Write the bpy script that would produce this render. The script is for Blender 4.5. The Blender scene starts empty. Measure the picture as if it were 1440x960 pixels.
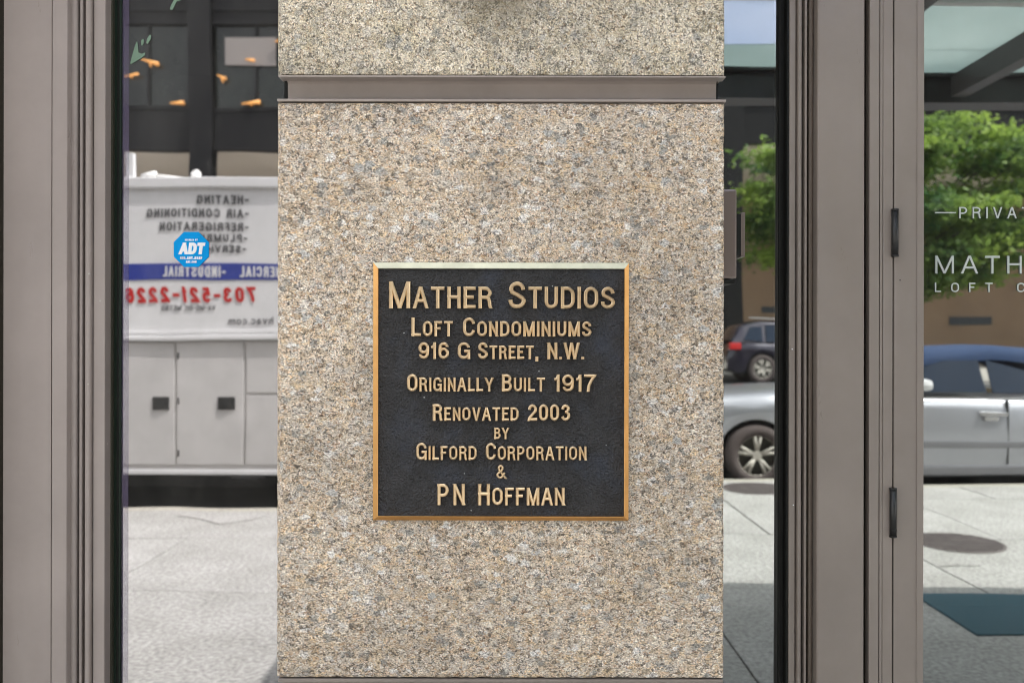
import bpy, bmesh, math, random
from mathutils import Vector, Matrix
random.seed(7)
R = math.radians
sc = bpy.context.scene
COL = sc.collection

# ---------------------------------------------------------------- camera
D = 1.34          # camera to stone face
G = 0.15          # stone face to glass
CZ = 1.35         # camera height
F = 1200.0        # focal length in pixels of a 1440 px wide frame
cam = bpy.data.cameras.new('camera')
cam_o = bpy.data.objects.new('camera', cam)
COL.objects.link(cam_o)
cam.sensor_width = 36.0
cam.lens = 36.0 * F / 1440.0
cam.clip_start = 0.05
cam.clip_end = 2000
cam_o.location = (0, -D, CZ)
cam_o.rotation_euler = (R(90), R(-0.1), 0)
cam.dof.use_dof = True
cam.dof.focus_distance = D - 0.01
cam.dof.aperture_fstop = 5.0
sc.camera = cam_o

# ---------------------------------------------------------------- sky and sun
SUN = Vector((0.47, 0.17, 0.87)).normalized()
w = bpy.data.worlds.new("World")
sc.world = w
w.use_nodes = True
nt = w.node_tree
bg = nt.nodes['Background']
sky = nt.nodes.new('ShaderNodeTexSky')
sky.sky_type = 'NISHITA'
sky.sun_disc = False
sky.sun_elevation = math.asin(SUN.z)
sky.sun_rotation = math.atan2(SUN.x, SUN.y)
sky.air_density = 1.0
sky.dust_density = 3.0
hs = nt.nodes.new('ShaderNodeHueSaturation')
hs.inputs['Saturation'].default_value = 0.16
nt.links.new(sky.outputs[0], hs.inputs['Color'])
nt.links.new(hs.outputs[0], bg.inputs[0])
bg.inputs[1].default_value = 0.15
sl = bpy.data.lights.new('sun', 'SUN')
sl.energy = 2.3
sl.angle = R(0.6)
sl.color = (1.0, 0.96, 0.9)
so = bpy.data.objects.new('sun', sl)
COL.objects.link(so)
so.rotation_euler = (-SUN).to_track_quat('-Z', 'Y').to_euler()
sc.view_settings.view_transform = 'Standard'
sc.view_settings.look = 'None'
sc.view_settings.gamma = 1.0
sc.view_settings.exposure = 2.15
sc.cycles.filter_width = 1.0
sc.cycles.max_bounces = 8
sc.cycles.diffuse_bounces = 4
sc.cycles.transparent_max_bounces = 12
sc.cycles.caustics_reflective = False
sc.cycles.caustics_refractive = False

# ---------------------------------------------------------------- materials
def M(name, col, rough=0.6, metal=0.0, spec=0.5, bump=None, var=None, coat=0.0, emit=None):
    """bump = (scale, strength, distance); var = (scale, amount)"""
    m = bpy.data.materials.new(name)
    m.use_nodes = True
    n = m.node_tree
    p = n.nodes['Principled BSDF']
    p.inputs['Base Color'].default_value = (*col, 1)
    p.inputs['Roughness'].default_value = rough
    p.inputs['Metallic'].default_value = metal
    p.inputs['Specular IOR Level'].default_value = spec
    p.inputs['Coat Weight'].default_value = coat
    p.inputs['Coat Roughness'].default_value = 0.05
    if emit:
        p.inputs['Emission Color'].default_value = (*emit[:3], 1)
        p.inputs['Emission Strength'].default_value = emit[3]
    if bump or var:
        tc = n.nodes.new('ShaderNodeTexCoord')
    if var:
        z = n.nodes.new('ShaderNodeTexNoise')
        z.inputs['Scale'].default_value = var[0]
        z.inputs['Detail'].default_value = 6
        z.inputs['Roughness'].default_value = 0.65
        n.links.new(tc.outputs['Object'], z.inputs['Vector'])
        cr = n.nodes.new('ShaderNodeValToRGB')
        a = var[1]
        cr.color_ramp.elements[0].position = 0.3
        cr.color_ramp.elements[1].position = 0.7
        cr.color_ramp.elements[0].color = (*[c * (1 - a) for c in col], 1)
        cr.color_ramp.elements[1].color = (*[min(1, c * (1 + a)) for c in col], 1)
        n.links.new(z.outputs['Fac'], cr.inputs[0])
        n.links.new(cr.outputs[0], p.inputs['Base Color'])
    if bump:
        z = n.nodes.new('ShaderNodeTexNoise')
        z.inputs['Scale'].default_value = bump[0]
        z.inputs['Detail'].default_value = 4
        n.links.new(tc.outputs['Object'], z.inputs['Vector'])
        b = n.nodes.new('ShaderNodeBump')
        b.inputs['Strength'].default_value = bump[1]
        b.inputs['Distance'].default_value = bump[2]
        n.links.new(z.outputs['Fac'], b.inputs['Height'])
        n.links.new(b.outputs[0], p.inputs['Normal'])
    return m

def granite(name, upper=False):
    m = bpy.data.materials.new(name)
    m.use_nodes = True
    n = m.node_tree
    L = n.links.new
    p = n.nodes['Principled BSDF']
    tc = n.nodes.new('ShaderNodeTexCoord')
    def mapping(sx, sy, sz):
        a = n.nodes.new('ShaderNodeMapping')
        a.inputs['Scale'].default_value = (sx, sy, sz)
        L(tc.outputs['Object'], a.inputs['Vector'])
        return a.outputs[0]
    def noise(vec, scale, detail=3, rough=0.5, dist=0.0):
        a = n.nodes.new('ShaderNodeTexNoise')
        a.inputs['Scale'].default_value = scale
        a.inputs['Detail'].default_value = detail
        a.inputs['Roughness'].default_value = rough
        a.inputs['Distortion'].default_value = dist
        L(vec, a.inputs['Vector'])
        return a
    def ramp(src, stops, interp='LINEAR'):
        a = n.nodes.new('ShaderNodeValToRGB')
        a.color_ramp.interpolation = interp
        e = a.color_ramp.elements
        while len(e) < len(stops):
            e.new(0.5)
        for k, (pos, c) in enumerate(stops):
            e[k].position = pos
            e[k].color = (*c, 1) if not isinstance(c, float) else (c, c, c, 1)
        L(src, a.inputs[0])
        return a.outputs[0]
    def mix(fac, a, b, mode='MIX'):
        x = n.nodes.new('ShaderNodeMix')
        x.data_type = 'RGBA'
        x.blend_type = mode
        if isinstance(fac, float): x.inputs[0].default_value = fac
        else: L(fac, x.inputs[0])
        for s, v in ((6, a), (7, b)):
            if isinstance(v, tuple): x.inputs[s].default_value = (*v, 1)
            else: L(v, x.inputs[s])
        return x.outputs[2]
    def math_(op, a, b):
        x = n.nodes.new('ShaderNodeMath')
        x.operation = op
        for s, v in ((0, a), (1, b)):
            if isinstance(v, (int, float)): x.inputs[s].default_value = v
            else: L(v, x.inputs[s])
        return x.outputs[0]
    if upper:
        vec = mapping(1.0, 1.0, 1.0)
    else:
        vec = mapping(0.80, 1.0, 1.12)         # grains lie flat, wider than tall
    # warp the coordinates so that grain borders are ragged
    wn = noise(vec, 130, 3, 0.6)
    wv = n.nodes.new('ShaderNodeVectorMath'); wv.operation = 'SUBTRACT'
    L(wn.outputs['Color'], wv.inputs[0]); wv.inputs[1].default_value = (0.5, 0.5, 0.5)
    ws = n.nodes.new('ShaderNodeVectorMath'); ws.operation = 'SCALE'
    L(wv.outputs[0], ws.inputs[0]); ws.inputs['Scale'].default_value = 0.022
    wa = n.nodes.new('ShaderNodeVectorMath'); wa.operation = 'ADD'
    L(vec, wa.inputs[0]); L(ws.outputs[0], wa.inputs[1])
    wvec = wa.outputs[0]
    def vor(vec, scale, feat='F1'):
        a = n.nodes.new('ShaderNodeTexVoronoi')
        a.feature = feat
        a.inputs['Scale'].default_value = scale
        L(vec, a.inputs['Vector'])
        return a
    if upper:
        pal = [(0.0, (0.40, 0.34, 0.245)), (0.25, (0.59, 0.51, 0.37)), (0.5, (0.66, 0.585, 0.455)),
               (0.75, (0.50, 0.45, 0.355)), (1.0, (0.74, 0.67, 0.54))]
    else:
        pal = [(0.0, (0.34, 0.28, 0.215)), (0.2, (0.56, 0.445, 0.32)), (0.45, (0.62, 0.535, 0.435)),
               (0.65, (0.50, 0.455, 0.405)), (0.85, (0.67, 0.52, 0.34)), (1.0, (0.76, 0.70, 0.61))]
    v1 = vor(wvec, 125)
    sep = n.nodes.new('ShaderNodeSeparateColor')
    L(v1.outputs['Color'], sep.inputs[0])
    base = ramp(sep.outputs[0], pal)
    # broad drift towards ochre and towards grey
    big = noise(mapping(1, 1, 1.6), 14, 5, 0.6)
    och = ramp(big.outputs['Fac'], [(0.5, 0.0), (0.66, 1.0)])
    base = mix(math_('MULTIPLY', och, 0.34 if not upper else 0.2), base, (0.60, 0.43, 0.24) if not upper else (0.47, 0.40, 0.2))
    big2 = noise(mapping(1, 1.3, 1.2), 22, 5, 0.6)
    gry = ramp(big2.outputs['Fac'], [(0.52, 0.0), (0.68, 1.0)])
    base = mix(math_('MULTIPLY', gry, 0.35), base, (0.38, 0.365, 0.335))
    # pale feldspar crystals
    v2 = vor(wvec, 62)
    sep2 = n.nodes.new('ShaderNodeSeparateColor')
    L(v2.outputs['Color'], sep2.inputs[0])
    pick = ramp(sep2.outputs[0], [(0.74, 0.0), (0.86, 1.0)])
    near = ramp(v2.outputs['Distance'], [(0.30, 1.0), (0.46, 0.0)])
    fl = math_('MULTIPLY', pick, near)
    base = mix(math_('MULTIPLY', fl, 0.75 if not upper else 0.25), base, (0.78, 0.76, 0.73))
    pick = ramp(sep2.outputs[1], [(0.87, 0.0), (0.89, 1.0)])
    fd = math_('MULTIPLY', pick, near)
    base = mix(math_('MULTIPLY', fd, 0.7 if not upper else 0.35), base, (0.25, 0.25, 0.235))
    # small bright and dark grains
    v3 = vor(wvec, 330 if not upper else 320)
    sep3 = n.nodes.new('ShaderNodeSeparateColor')
    L(v3.outputs['Color'], sep3.inputs[0])
    dk = ramp(sep3.outputs[0], [(0.80, 0.0), (0.86, 1.0)])
    base = mix(math_('MULTIPLY', dk, 0.74), base, (0.05, 0.045, 0.042))
    br = ramp(sep3.outputs[1], [(0.82, 0.0), (0.9, 1.0)])
    base = mix(math_('MULTIPLY', br, 0.75), base, (0.80, 0.745, 0.66))
    oc = ramp(sep3.outputs[2], [(0.84, 0.0), (0.92, 1.0)])
    base = mix(math_('MULTIPLY', oc, 0.36 if not upper else 0.25), base, (0.48, 0.22, 0.07))
    base = mix(math_('MULTIPLY', fl, 0.5 if not upper else 0.1), base, (0.74, 0.72, 0.69))
    base = mix(math_('MULTIPLY', fd, 0.3), base, (0.26, 0.26, 0.245))
    # creases between grains: short dark horizontal ticks
    tick = noise(mapping(0.75, 1, 1.25) if not upper else mapping(1, 1, 1), 190, 4, 0.65, 0.8)
    tk = ramp(tick.outputs['Fac'], [(0.38, 1.0), (0.45, 0.0)])
    base = mix(math_('MULTIPLY', tk, 0.74), base, (0.075, 0.058, 0.045))
    fine = noise(vec, 380, 3, 0.7)
    fr = ramp(fine.outputs['Fac'], [(0.32, 0.42), (0.68, 1.62)])
    base = mix(1.0, base, fr, 'MULTIPLY')
    drift = noise(mapping(1, 1, 1), 3.2, 4, 0.6)
    base = mix(1.0, base, ramp(drift.outputs['Fac'], [(0.34, 0.82), (0.62, 1.14)]), 'MULTIPLY')
    if upper:
        # dark mica gathered in cloudy patches
        mp_ = noise(vec, 30, 5, 0.7)
        ms = noise(vec, 300, 3, 0.7)
        mf = math_('MULTIPLY', ramp(mp_.outputs['Fac'], [(0.46, 0.0), (0.62, 1.0)]), ramp(ms.outputs['Fac'], [(0.46, 1.0), (0.52, 0.0)]))
        base = mix(math_('MULTIPLY', mf, 0.7), base, (0.10, 0.10, 0.085))
        # the water stain under the lamp above, and patchy yellowing
        st = n.nodes.new('ShaderNodeVectorMath'); st.operation = 'DISTANCE'
        mp = mapping(1.0, 0.0, 1.0)
        L(mp, st.inputs[0]); st.inputs[1].default_value = (-0.02, 0.0, 1.90)
        sn = noise(vec, 26, 4, 0.7)
        dd = math_('ADD', st.outputs['Value'], math_('MULTIPLY', math_('SUBTRACT', sn.outputs['Fac'], 0.5), 0.09))
        sf = ramp(dd, [(0.01, 0.75), (0.10, 0.0)])
        base = mix(sf, base, (0.10, 0.085, 0.055))
    L(base, p.inputs['Base Color'])
    p.inputs['Roughness'].default_value = 0.75
    p.inputs['Specular IOR Level'].default_value = 0.3
    bn = n.nodes.new('ShaderNodeBump')
    bn.inputs['Strength'].default_value = 0.6
    bn.inputs['Distance'].default_value = 0.0025
    hsum = math_('ADD', math_('MULTIPLY', fine.outputs['Fac'], 0.5), tick.outputs['Fac'])
    L(hsum, bn.inputs['Height'])
    L(bn.outputs[0], p.inputs['Normal'])
    return m

def glass_mat(name, refl, tint, through, wav=0.0, dust=0.0):
    """coated shop glass: a mirror-like coat over a tinted clear body"""
    m = bpy.data.materials.new(name)
    m.use_nodes = True
    n = m.node_tree
    n.nodes.clear()
    out = n.nodes.new('ShaderNodeOutputMaterial')
    mx = n.nodes.new('ShaderNodeMixShader')
    gl = n.nodes.new('ShaderNodeBsdfGlossy')
    gl.inputs['Roughness'].default_value = 0.0
    gl.inputs['Color'].default_value = (*tint, 1)
    tr = n.nodes.new('ShaderNodeBsdfTransparent')
    tr.inputs['Color'].default_value = (*through, 1)
    mx.inputs[0].default_value = refl
    n.links.new(tr.outputs[0], mx.inputs[1])
    n.links.new(gl.outputs[0], mx.inputs[2])
    n.links.new(mx.outputs[0], out.inputs[0])
    if dust:
        # a thin film of grime, wiped unevenly
        tc = n.nodes.new('ShaderNodeTexCoord')
        mp = n.nodes.new('ShaderNodeMapping'); mp.inputs['Scale'].default_value = (3.5, 1, 1.2); mp.inputs['Rotation'].default_value = (0, .5, 0)
        n.links.new(tc.outputs['Object'], mp.inputs['Vector'])
        z = n.nodes.new('ShaderNodeTexNoise'); z.inputs['Scale'].default_value = 3; z.inputs['Detail'].default_value = 8; z.inputs['Roughness'].default_value = .7; z.inputs['Distortion'].default_value = 1.0
        n.links.new(mp.outputs[0], z.inputs['Vector'])
        mr = n.nodes.new('ShaderNodeMapRange'); mr.inputs[1].default_value = .35; mr.inputs[2].default_value = .7; mr.inputs[3].default_value = dust * .25; mr.inputs[4].default_value = dust
        n.links.new(z.outputs['Fac'], mr.inputs[0])
        df = n.nodes.new('ShaderNodeBsdfDiffuse'); df.inputs['Color'].default_value = (.5, .49, .46, 1)
        m2 = n.nodes.new('ShaderNodeMixShader')
        n.links.new(mr.outputs[0], m2.inputs[0]); n.links.new(mx.outputs[0], m2.inputs[1]); n.links.new(df.outputs[0], m2.inputs[2])
        n.links.new(m2.outputs[0], out.inputs[0])
    if wav:
        tc = n.nodes.new('ShaderNodeTexCoord')
        z = n.nodes.new('ShaderNodeTexNoise')
        z.inputs['Scale'].default_value = 4.0
        z.inputs['Detail'].default_value = 1
        n.links.new(tc.outputs['Object'], z.inputs['Vector'])
        b = n.nodes.new('ShaderNodeBump')
        b.inputs['Strength'].default_value = 1.0
        b.inputs['Distance'].default_value = wav
        n.links.new(z.outputs['Fac'], b.inputs['Height'])
        n.links.new(b.outputs[0], gl.inputs['Normal'])
    return m

def concrete(name, c0, c1, scale=3.0, speck=0.12):
    m = M(name, c0, 0.85, bump=(90, 0.2, 0.002))
    n = m.node_tree
    L = n.links.new
    p = n.nodes['Principled BSDF']
    tc = n.nodes.new('ShaderNodeTexCoord')
    a = n.nodes.new('ShaderNodeTexNoise'); a.inputs['Scale'].default_value = scale; a.inputs['Detail'].default_value = 8; a.inputs['Roughness'].default_value = 0.65
    L(tc.outputs['Object'], a.inputs['Vector'])
    r = n.nodes.new('ShaderNodeValToRGB')
    r.color_ramp.elements[0].position = 0.32; r.color_ramp.elements[0].color = (*c0, 1)
    r.color_ramp.elements[1].position = 0.66; r.color_ramp.elements[1].color = (*c1, 1)
    L(a.outputs['Fac'], r.inputs[0])
    b = n.nodes.new('ShaderNodeTexNoise'); b.inputs['Scale'].default_value = 45; b.inputs['Detail'].default_value = 3
    L(tc.outputs['Object'], b.inputs['Vector'])
    r2 = n.nodes.new('ShaderNodeValToRGB')
    r2.color_ramp.elements[0].position = 0.35; r2.color_ramp.elements[0].color = (1 - speck * 2, 1 - speck * 2, 1 - speck * 2, 1)
    r2.color_ramp.elements[1].position = 0.65; r2.color_ramp.elements[1].color = (1 + speck, 1 + speck, 1 + speck, 1)
    L(b.outputs['Fac'], r2.inputs[0])
    x = n.nodes.new('ShaderNodeMix'); x.data_type = 'RGBA'; x.blend_type = 'MULTIPLY'; x.inputs[0].default_value = 1
    L(r.outputs[0], x.inputs[6]); L(r2.outputs[0], x.inputs[7])
    L(x.outputs[2], p.inputs['Base Color'])
    return m

GR = granite('granite_warm')
GRU = granite('granite_cream', True)
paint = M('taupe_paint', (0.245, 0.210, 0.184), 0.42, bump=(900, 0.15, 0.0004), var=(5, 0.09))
def worn(m):
    n = m.node_tree; L = n.links.new; p = n.nodes['Principled BSDF']
    tc = n.nodes.new('ShaderNodeTexCoord')
    mp = n.nodes.new('ShaderNodeMapping'); mp.inputs['Scale'].default_value = (14, 14, 2.5); L(tc.outputs['Object'], mp.inputs['Vector'])
    z = n.nodes.new('ShaderNodeTexNoise'); z.inputs['Scale'].default_value = 1.5; z.inputs['Detail'].default_value = 9; z.inputs['Roughness'].default_value = .7; L(mp.outputs[0], z.inputs['Vector'])
    r = n.nodes.new('ShaderNodeMapRange'); r.inputs[1].default_value = .35; r.inputs[2].default_value = .68; r.inputs[3].default_value = .26; r.inputs[4].default_value = .60; L(z.outputs['Fac'], r.inputs[0]); L(r.outputs[0], p.inputs['Roughness'])
    # small pale scuffs
    v = n.nodes.new('ShaderNodeTexVoronoi'); v.inputs['Scale'].default_value = 26; L(tc.outputs['Object'], v.inputs['Vector'])
    sp = n.nodes.new('ShaderNodeSeparateColor'); L(v.outputs['Color'], sp.inputs[0])
    a = n.nodes.new('ShaderNodeMath'); a.operation = 'GREATER_THAN'; a.inputs[1].default_value = .93; L(sp.outputs[0], a.inputs[0])
    c = n.nodes.new('ShaderNodeMath'); c.operation = 'LESS_THAN'; c.inputs[1].default_value = .035; L(v.outputs['Distance'], c.inputs[0])
    d = n.nodes.new('ShaderNodeMath'); d.operation = 'MULTIPLY'; L(a.outputs[0], d.inputs[0]); L(c.outputs[0], d.inputs[1])
    src = p.inputs['Base Color'].links[0].from_socket
    y = n.nodes.new('ShaderNodeMix'); y.data_type = 'RGBA'; L(d.outputs[0], y.inputs[0]); L(src, y.inputs[6]); y.inputs[7].default_value = (.55, .52, .48, 1)
    L(y.outputs[2], p.inputs['Base Color'])
    return m
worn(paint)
paint_l = worn(M('taupe_paint_lit', (0.315, 0.272, 0.252), 0.45, bump=(900, 0.15, 0.0004), var=(5, 0.09)))  # same taupe paint, lightened for the brighter light on the left frame
paint_dk = M('groove_shade_paint', (0.022, 0.018, 0.013), 0.6, spec=.2)  # near-black colour paints in the shade of grooves and gaps between frame parts
rubber = M('black_gasket', (0.008, 0.009, 0.008), 0.5, spec=.25)
backer = M('green_black_gasket', (0.008, 0.018, 0.012), 0.4, spec=.3)
brass = M('polished_bronze', (0.70, 0.385, 0.14), 0.36, 1.0, bump=(300, 0.15, 0.0006), var=(30, 0.12))
letter_m = M('bronze_letters', (0.66, 0.505, 0.32), 0.34, 1.0, bump=(500, 0.2, 0.0005), var=(60, 0.14))
panel_m = M('plaque_black', (0.027, 0.0265, 0.028), 0.40, 0.0, 0.5, bump=(300, 1.0, 0.009), var=(40, 0.45))
def fleck(m):
    n = m.node_tree; L = n.links.new; p = n.nodes['Principled BSDF']
    src = p.inputs['Base Color'].links[0].from_socket
    tc = n.nodes.new('ShaderNodeTexCoord')
    v = n.nodes.new('ShaderNodeTexVoronoi'); v.inputs['Scale'].default_value = 95; L(tc.outputs['Object'], v.inputs['Vector'])
    sp = n.nodes.new('ShaderNodeSeparateColor'); L(v.outputs['Color'], sp.inputs[0])
    a = n.nodes.new('ShaderNodeMath'); a.operation = 'GREATER_THAN'; a.inputs[1].default_value = .975; L(sp.outputs[0], a.inputs[0])
    c = n.nodes.new('ShaderNodeMath'); c.operation = 'LESS_THAN'; c.inputs[1].default_value = .11; L(v.outputs['Distance'], c.inputs[0])
    d = n.nodes.new('ShaderNodeMath'); d.operation = 'MULTIPLY'; L(a.outputs[0], d.inputs[0]); L(c.outputs[0], d.inputs[1])
    z = n.nodes.new('ShaderNodeTexNoise'); z.inputs['Scale'].default_value = 16; z.inputs['Detail'].default_value = 6; L(tc.outputs['Object'], z.inputs['Vector'])
    r = n.nodes.new('ShaderNodeMapRange'); r.inputs[1].default_value = .52; r.inputs[2].default_value = .72; r.inputs[4].default_value = .8; L(z.outputs['Fac'], r.inputs[0])
    x = n.nodes.new('ShaderNodeMix'); x.data_type = 'RGBA'; L(r.outputs[0], x.inputs[0]); L(src, x.inputs[6]); x.inputs[7].default_value = (.035, .042, .06, 1)
    y = n.nodes.new('ShaderNodeMix'); y.data_type = 'RGBA'; L(d.outputs[0], y.inputs[0]); L(x.outputs[2], y.inputs[6]); y.inputs[7].default_value = (.4, .4, .4, 1)
    L(y.outputs[2], p.inputs['Base Color'])
fleck(panel_m)
brass_top = M('weathered_sheen_bronze', (0.52, 0.52, 0.40), 0.5, 0.8, bump=(300, 0.15, 0.0006), var=(30, 0.15))  # patina plus reflected sky, both put into the top border's colour
steel = M('brushed_steel', (0.20, 0.165, 0.15), 0.35, 0.7)
hinge_m = M('black_hinge', (0.018, 0.018, 0.018), 0.4)
white_vinyl = M('white_vinyl', (0.50, 0.54, 0.51), 0.5)
blue_vinyl = M('sticker_blue', (0.002, 0.30, 0.72), 0.6, spec=.1)
sticker_white = M('sticker_white', (0.85, 0.86, 0.88), 0.4)
leaf_vinyl = M('leaf_decal_green', (0.16, 0.25, 0.18), 0.6)
glassL = glass_mat('window_glass', 0.37, (0.98, 0.97, 1.0), (0.4, 0.44, 0.40), 0.0003, .075)
glassR = glass_mat('door_glass', 0.36, (0.95, 0.99, 0.98), (0.4, 0.44, 0.40), 0.0003, .045)
glass_body = glass_mat('glass_edge', 0.05, (0.6, 0.8, 0.7), (0.8, 0.9, 0.85))
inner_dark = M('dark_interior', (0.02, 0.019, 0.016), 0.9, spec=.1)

# ---------------------------------------------------------------- helpers
def ob(name, me, mat=None, parent=None, loc=(0, 0, 0), rot=(0, 0, 0)):
    o = bpy.data.objects.new(name, me)
    COL.objects.link(o)
    o.location = loc
    o.rotation_euler = rot
    if parent: o.parent = parent
    if mat is not None and me is not None:
        for x in (mat if isinstance(mat, (list, tuple)) else [mat]):
            me.materials.append(x)
    return o

def empty(name, loc=(0, 0, 0), rz=0.0):
    o = bpy.data.objects.new(name, None)
    COL.objects.link(o)
    o.location = loc
    o.rotation_euler = (0, 0, rz)
    o.empty_display_size = 0.1
    return o

def tag(o, label, cat=None, group=None, kind=None):
    if label: o['label'] = label
    if cat: o['category'] = cat
    if group: o['group'] = group
    if kind: o['kind'] = kind
    return o

class MB:
    """collects shapes in one mesh"""
    def __init__(s): s.bm = bmesh.new()
    def box(s, x0, x1, y0, y1, z0, z1, bev=0.0, mi=0):
        b = bmesh.new()
        bmesh.ops.create_cube(b, size=1.0)
        for v in b.verts:
            v.co = Vector(((x0 + x1) / 2 + v.co.x * (x1 - x0), (y0 + y1) / 2 + v.co.y * (y1 - y0), (z0 + z1) / 2 + v.co.z * (z1 - z0)))
        if bev > 0:
            bmesh.ops.bevel(b, geom=b.edges[:], offset=bev, segments=2, profile=0.6, affect='EDGES')
        s.merge(b, mi)
        return s
    def merge(s, b, mi=0):
        mp = {}
        for v in b.verts: mp[v] = s.bm.verts.new(v.co)
        for f in b.faces:
            try:
                g = s.bm.faces.new([mp[v] for v in f.verts]); g.material_index = mi; g.smooth = f.smooth
            except ValueError: pass
        b.free()
    def prism(s, pts, axis, a0, a1, mi=0):
        """pts 2-D outline extruded along axis"""
        def P(p, a):
            return {'x': (a, p[0], p[1]), 'y': (p[0], a, p[1]), 'z': (p[0], p[1], a)}[axis]
        A = [s.bm.verts.new(P(p, a0)) for p in pts]
        B = [s.bm.verts.new(P(p, a1)) for p in pts]
        n = len(pts)
        fs = [s.bm.faces.new(A), s.bm.faces.new(B[::-1])]
        for i in range(n):
            fs.append(s.bm.faces.new([A[i], B[i], B[(i + 1) % n], A[(i + 1) % n]]))
        for f in fs: f.material_index = mi
        return s
    def tube(s, p0, p1, r0, r1=None, seg=12, mi=0):
        r1 = r0 if r1 is None else r1
        p0, p1 = Vector(p0), Vector(p1)
        d = (p1 - p0).normalized()
        q = d.to_track_quat('Z', 'Y')
        A, B = [], []
        for i in range(seg):
            a = 2 * math.pi * i / seg
            u = q @ Vector((math.cos(a), math.sin(a), 0))
            A.append(s.bm.verts.new(p0 + u * r0)); B.append(s.bm.verts.new(p1 + u * r1))
        for i in range(seg):
            f = s.bm.faces.new([A[i], A[(i + 1) % seg], B[(i + 1) % seg], B[i]]); f.smooth = True; f.material_index = mi
        s.bm.faces.new(A[::-1]).material_index = mi; s.bm.faces.new(B).material_index = mi
        return s
    def done(s, name, mat, parent=None, loc=(0, 0, 0), recalc=True):
        if recalc: bmesh.ops.recalc_face_normals(s.bm, faces=s.bm.faces[:])
        me = bpy.data.meshes.new(name)
        s.bm.to_mesh(me); s.bm.free()
        return ob(name, me, mat, parent, loc)

def fx(px, y=0.0): return (px - 720.0) * (D + y) / F            # measured on the photo, for a plane at depth y
def fz(row, y=0.0): return CZ - (row - 480.0) * (D + y) / F
def mx_(px, Z): return (px - 720.0) * Z / F                     # the same for the street, whose image lies Z beyond the lens
def mz(row, Z): return CZ - (row - 480.0) * Z / F
def my(Z): return D + 2 * G - Z                                 # where that depth lies in front of the facade

# ---------------------------------------------------------------- stroke letters
def arc(cx, cy, rx, ry, a0, a1, n=8):
    return [(cx + rx * math.cos(R(a0 + (a1 - a0) * i / n)), cy + ry * math.sin(R(a0 + (a1 - a0) * i / n))) for i in range(n + 1)]
Gl = {}
Gl['A'] = (.56, [[(0, 0), (.46, 1)], [(1, 0), (.54, 1)], [(.2, .32), (.8, .32)]])
Gl['B'] = (.50, [[(0, 0), (0, 1)], [(0, 1), (.5, 1)] + arc(.5, .77, .42, .23, 90, -90, 8)[1:] + [(0, .54)],
                 [(0, .54), (.55, .54)] + arc(.55, .27, .45, .27, 90, -90, 8)[1:] + [(0, 0)]])
Gl['C'] = (.54, [[(1, .70)] + arc(.5, .68, .5, .32, 15, 180, 9) + arc(.5, .32, .5, .32, 180, 345, 9) + [(1, .30)]])
Gl['D'] = (.52, [[(0, 0), (0, 1)], [(0, 1), (.45, 1)] + arc(.45, .66, .55, .34, 90, 0, 6) + arc(.45, .34, .55, .34, 0, -90, 6) + [(0, 0)]])
Gl['E'] = (.45, [[(0, 0), (0, 1)], [(0, 1), (1, 1)], [(0, .53), (.92, .53)], [(0, 0), (1, 0)]])
Gl['F'] = (.44, [[(0, 0), (0, 1)], [(0, 1), (1, 1)], [(0, .52), (.88, .52)]])
Gl['G'] = (.56, [[(.97, .72)] + arc(.5, .68, .48, .32, 20, 180, 9) + arc(.5, .32, .5, .32, 180, 330, 9) + [(.97, .22)], [(.58, .46), (1, .46)], [(1, 0), (1, .46)]])
Gl['H'] = (.50, [[(0, 0), (0, 1)], [(1, 0), (1, 1)], [(0, .53), (1, .53)]])
Gl['I'] = (.0, [[(.5, 0), (.5, 1)]])
Gl['L'] = (.43, [[(0, 0), (0, 1)], [(0, 0), (1, 0)]])
Gl['M'] = (.64, [[(0, 0), (0, 1)], [(1, 0), (1, 1)], [(.03, 1), (.48, 0)], [(.97, 1), (.52, 0)]])
Gl['N'] = (.50, [[(0, 0), (0, 1)], [(1, 0), (1, 1)], [(.0, 1), (1, 0)]])
Gl['O'] = (.54, [arc(.5, .68, .5, .32, 0, 180, 10) + arc(.5, .32, .5, .32, 180, 360, 10) + ['closed']])
Gl['P'] = (.49, [[(0, 0), (0, 1)], [(0, 1), (.5, 1)] + arc(.5, .725, .5, .275, 90, -90, 8)[1:] + [(0, .45)]])
Gl['R'] = (.51, [[(0, 0), (0, 1)], [(0, 1), (.5, 1)] + arc(.5, .755, .45, .245, 90, -90, 8)[1:] + [(0, .51)],
                 [(.55, .51), (.82, .44), (.9, .3), (.92, .1), (.98, 0)]])
Gl['S'] = (.52, [[(.96, .73)] + arc(.5, .77, .45, .23, 10, 190, 8) + [(.12, .63), (.5, .52), (.9, .38)] + arc(.5, .25, .5, .25, 10, -175, 9) + [(.0, .29)]])
Gl['T'] = (.50, [[(.5, 0), (.5, 1)], [(0, 1), (1, 1)]])
Gl['U'] = (.50, [[(0, 1), (0, .3)] + arc(.5, .3, .5, .3, 180, 360, 9)[1:] + [(1, 1)]])
Gl['V'] = (.54, [[(0, 1), (.46, 0)], [(1, 1), (.54, 0)]])
Gl['W'] = (.80, [[(0, 1), (.25, 0)], [(.49, 1), (.27, 0)], [(.51, 1), (.73, 0)], [(1, 1), (.75, 0)]])
Gl['Y'] = (.54, [[(0, 1), (.47, .42)], [(1, 1), (.53, .42)], [(.5, 0), (.5, .46)]])
Gl['0'] = (.46, Gl['O'][1])
Gl['1'] = (.22, [[(.9, 0), (.9, 1)], [(.0, .76), (.45, .79), (.85, .98)]])
Gl['2'] = (.46, [[(.02, .70)] + arc(.5, .72, .47, .28, 175, -30, 9) + [(.1, .14), (0, 0)], [(0, 0), (1, 0)]])
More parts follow.
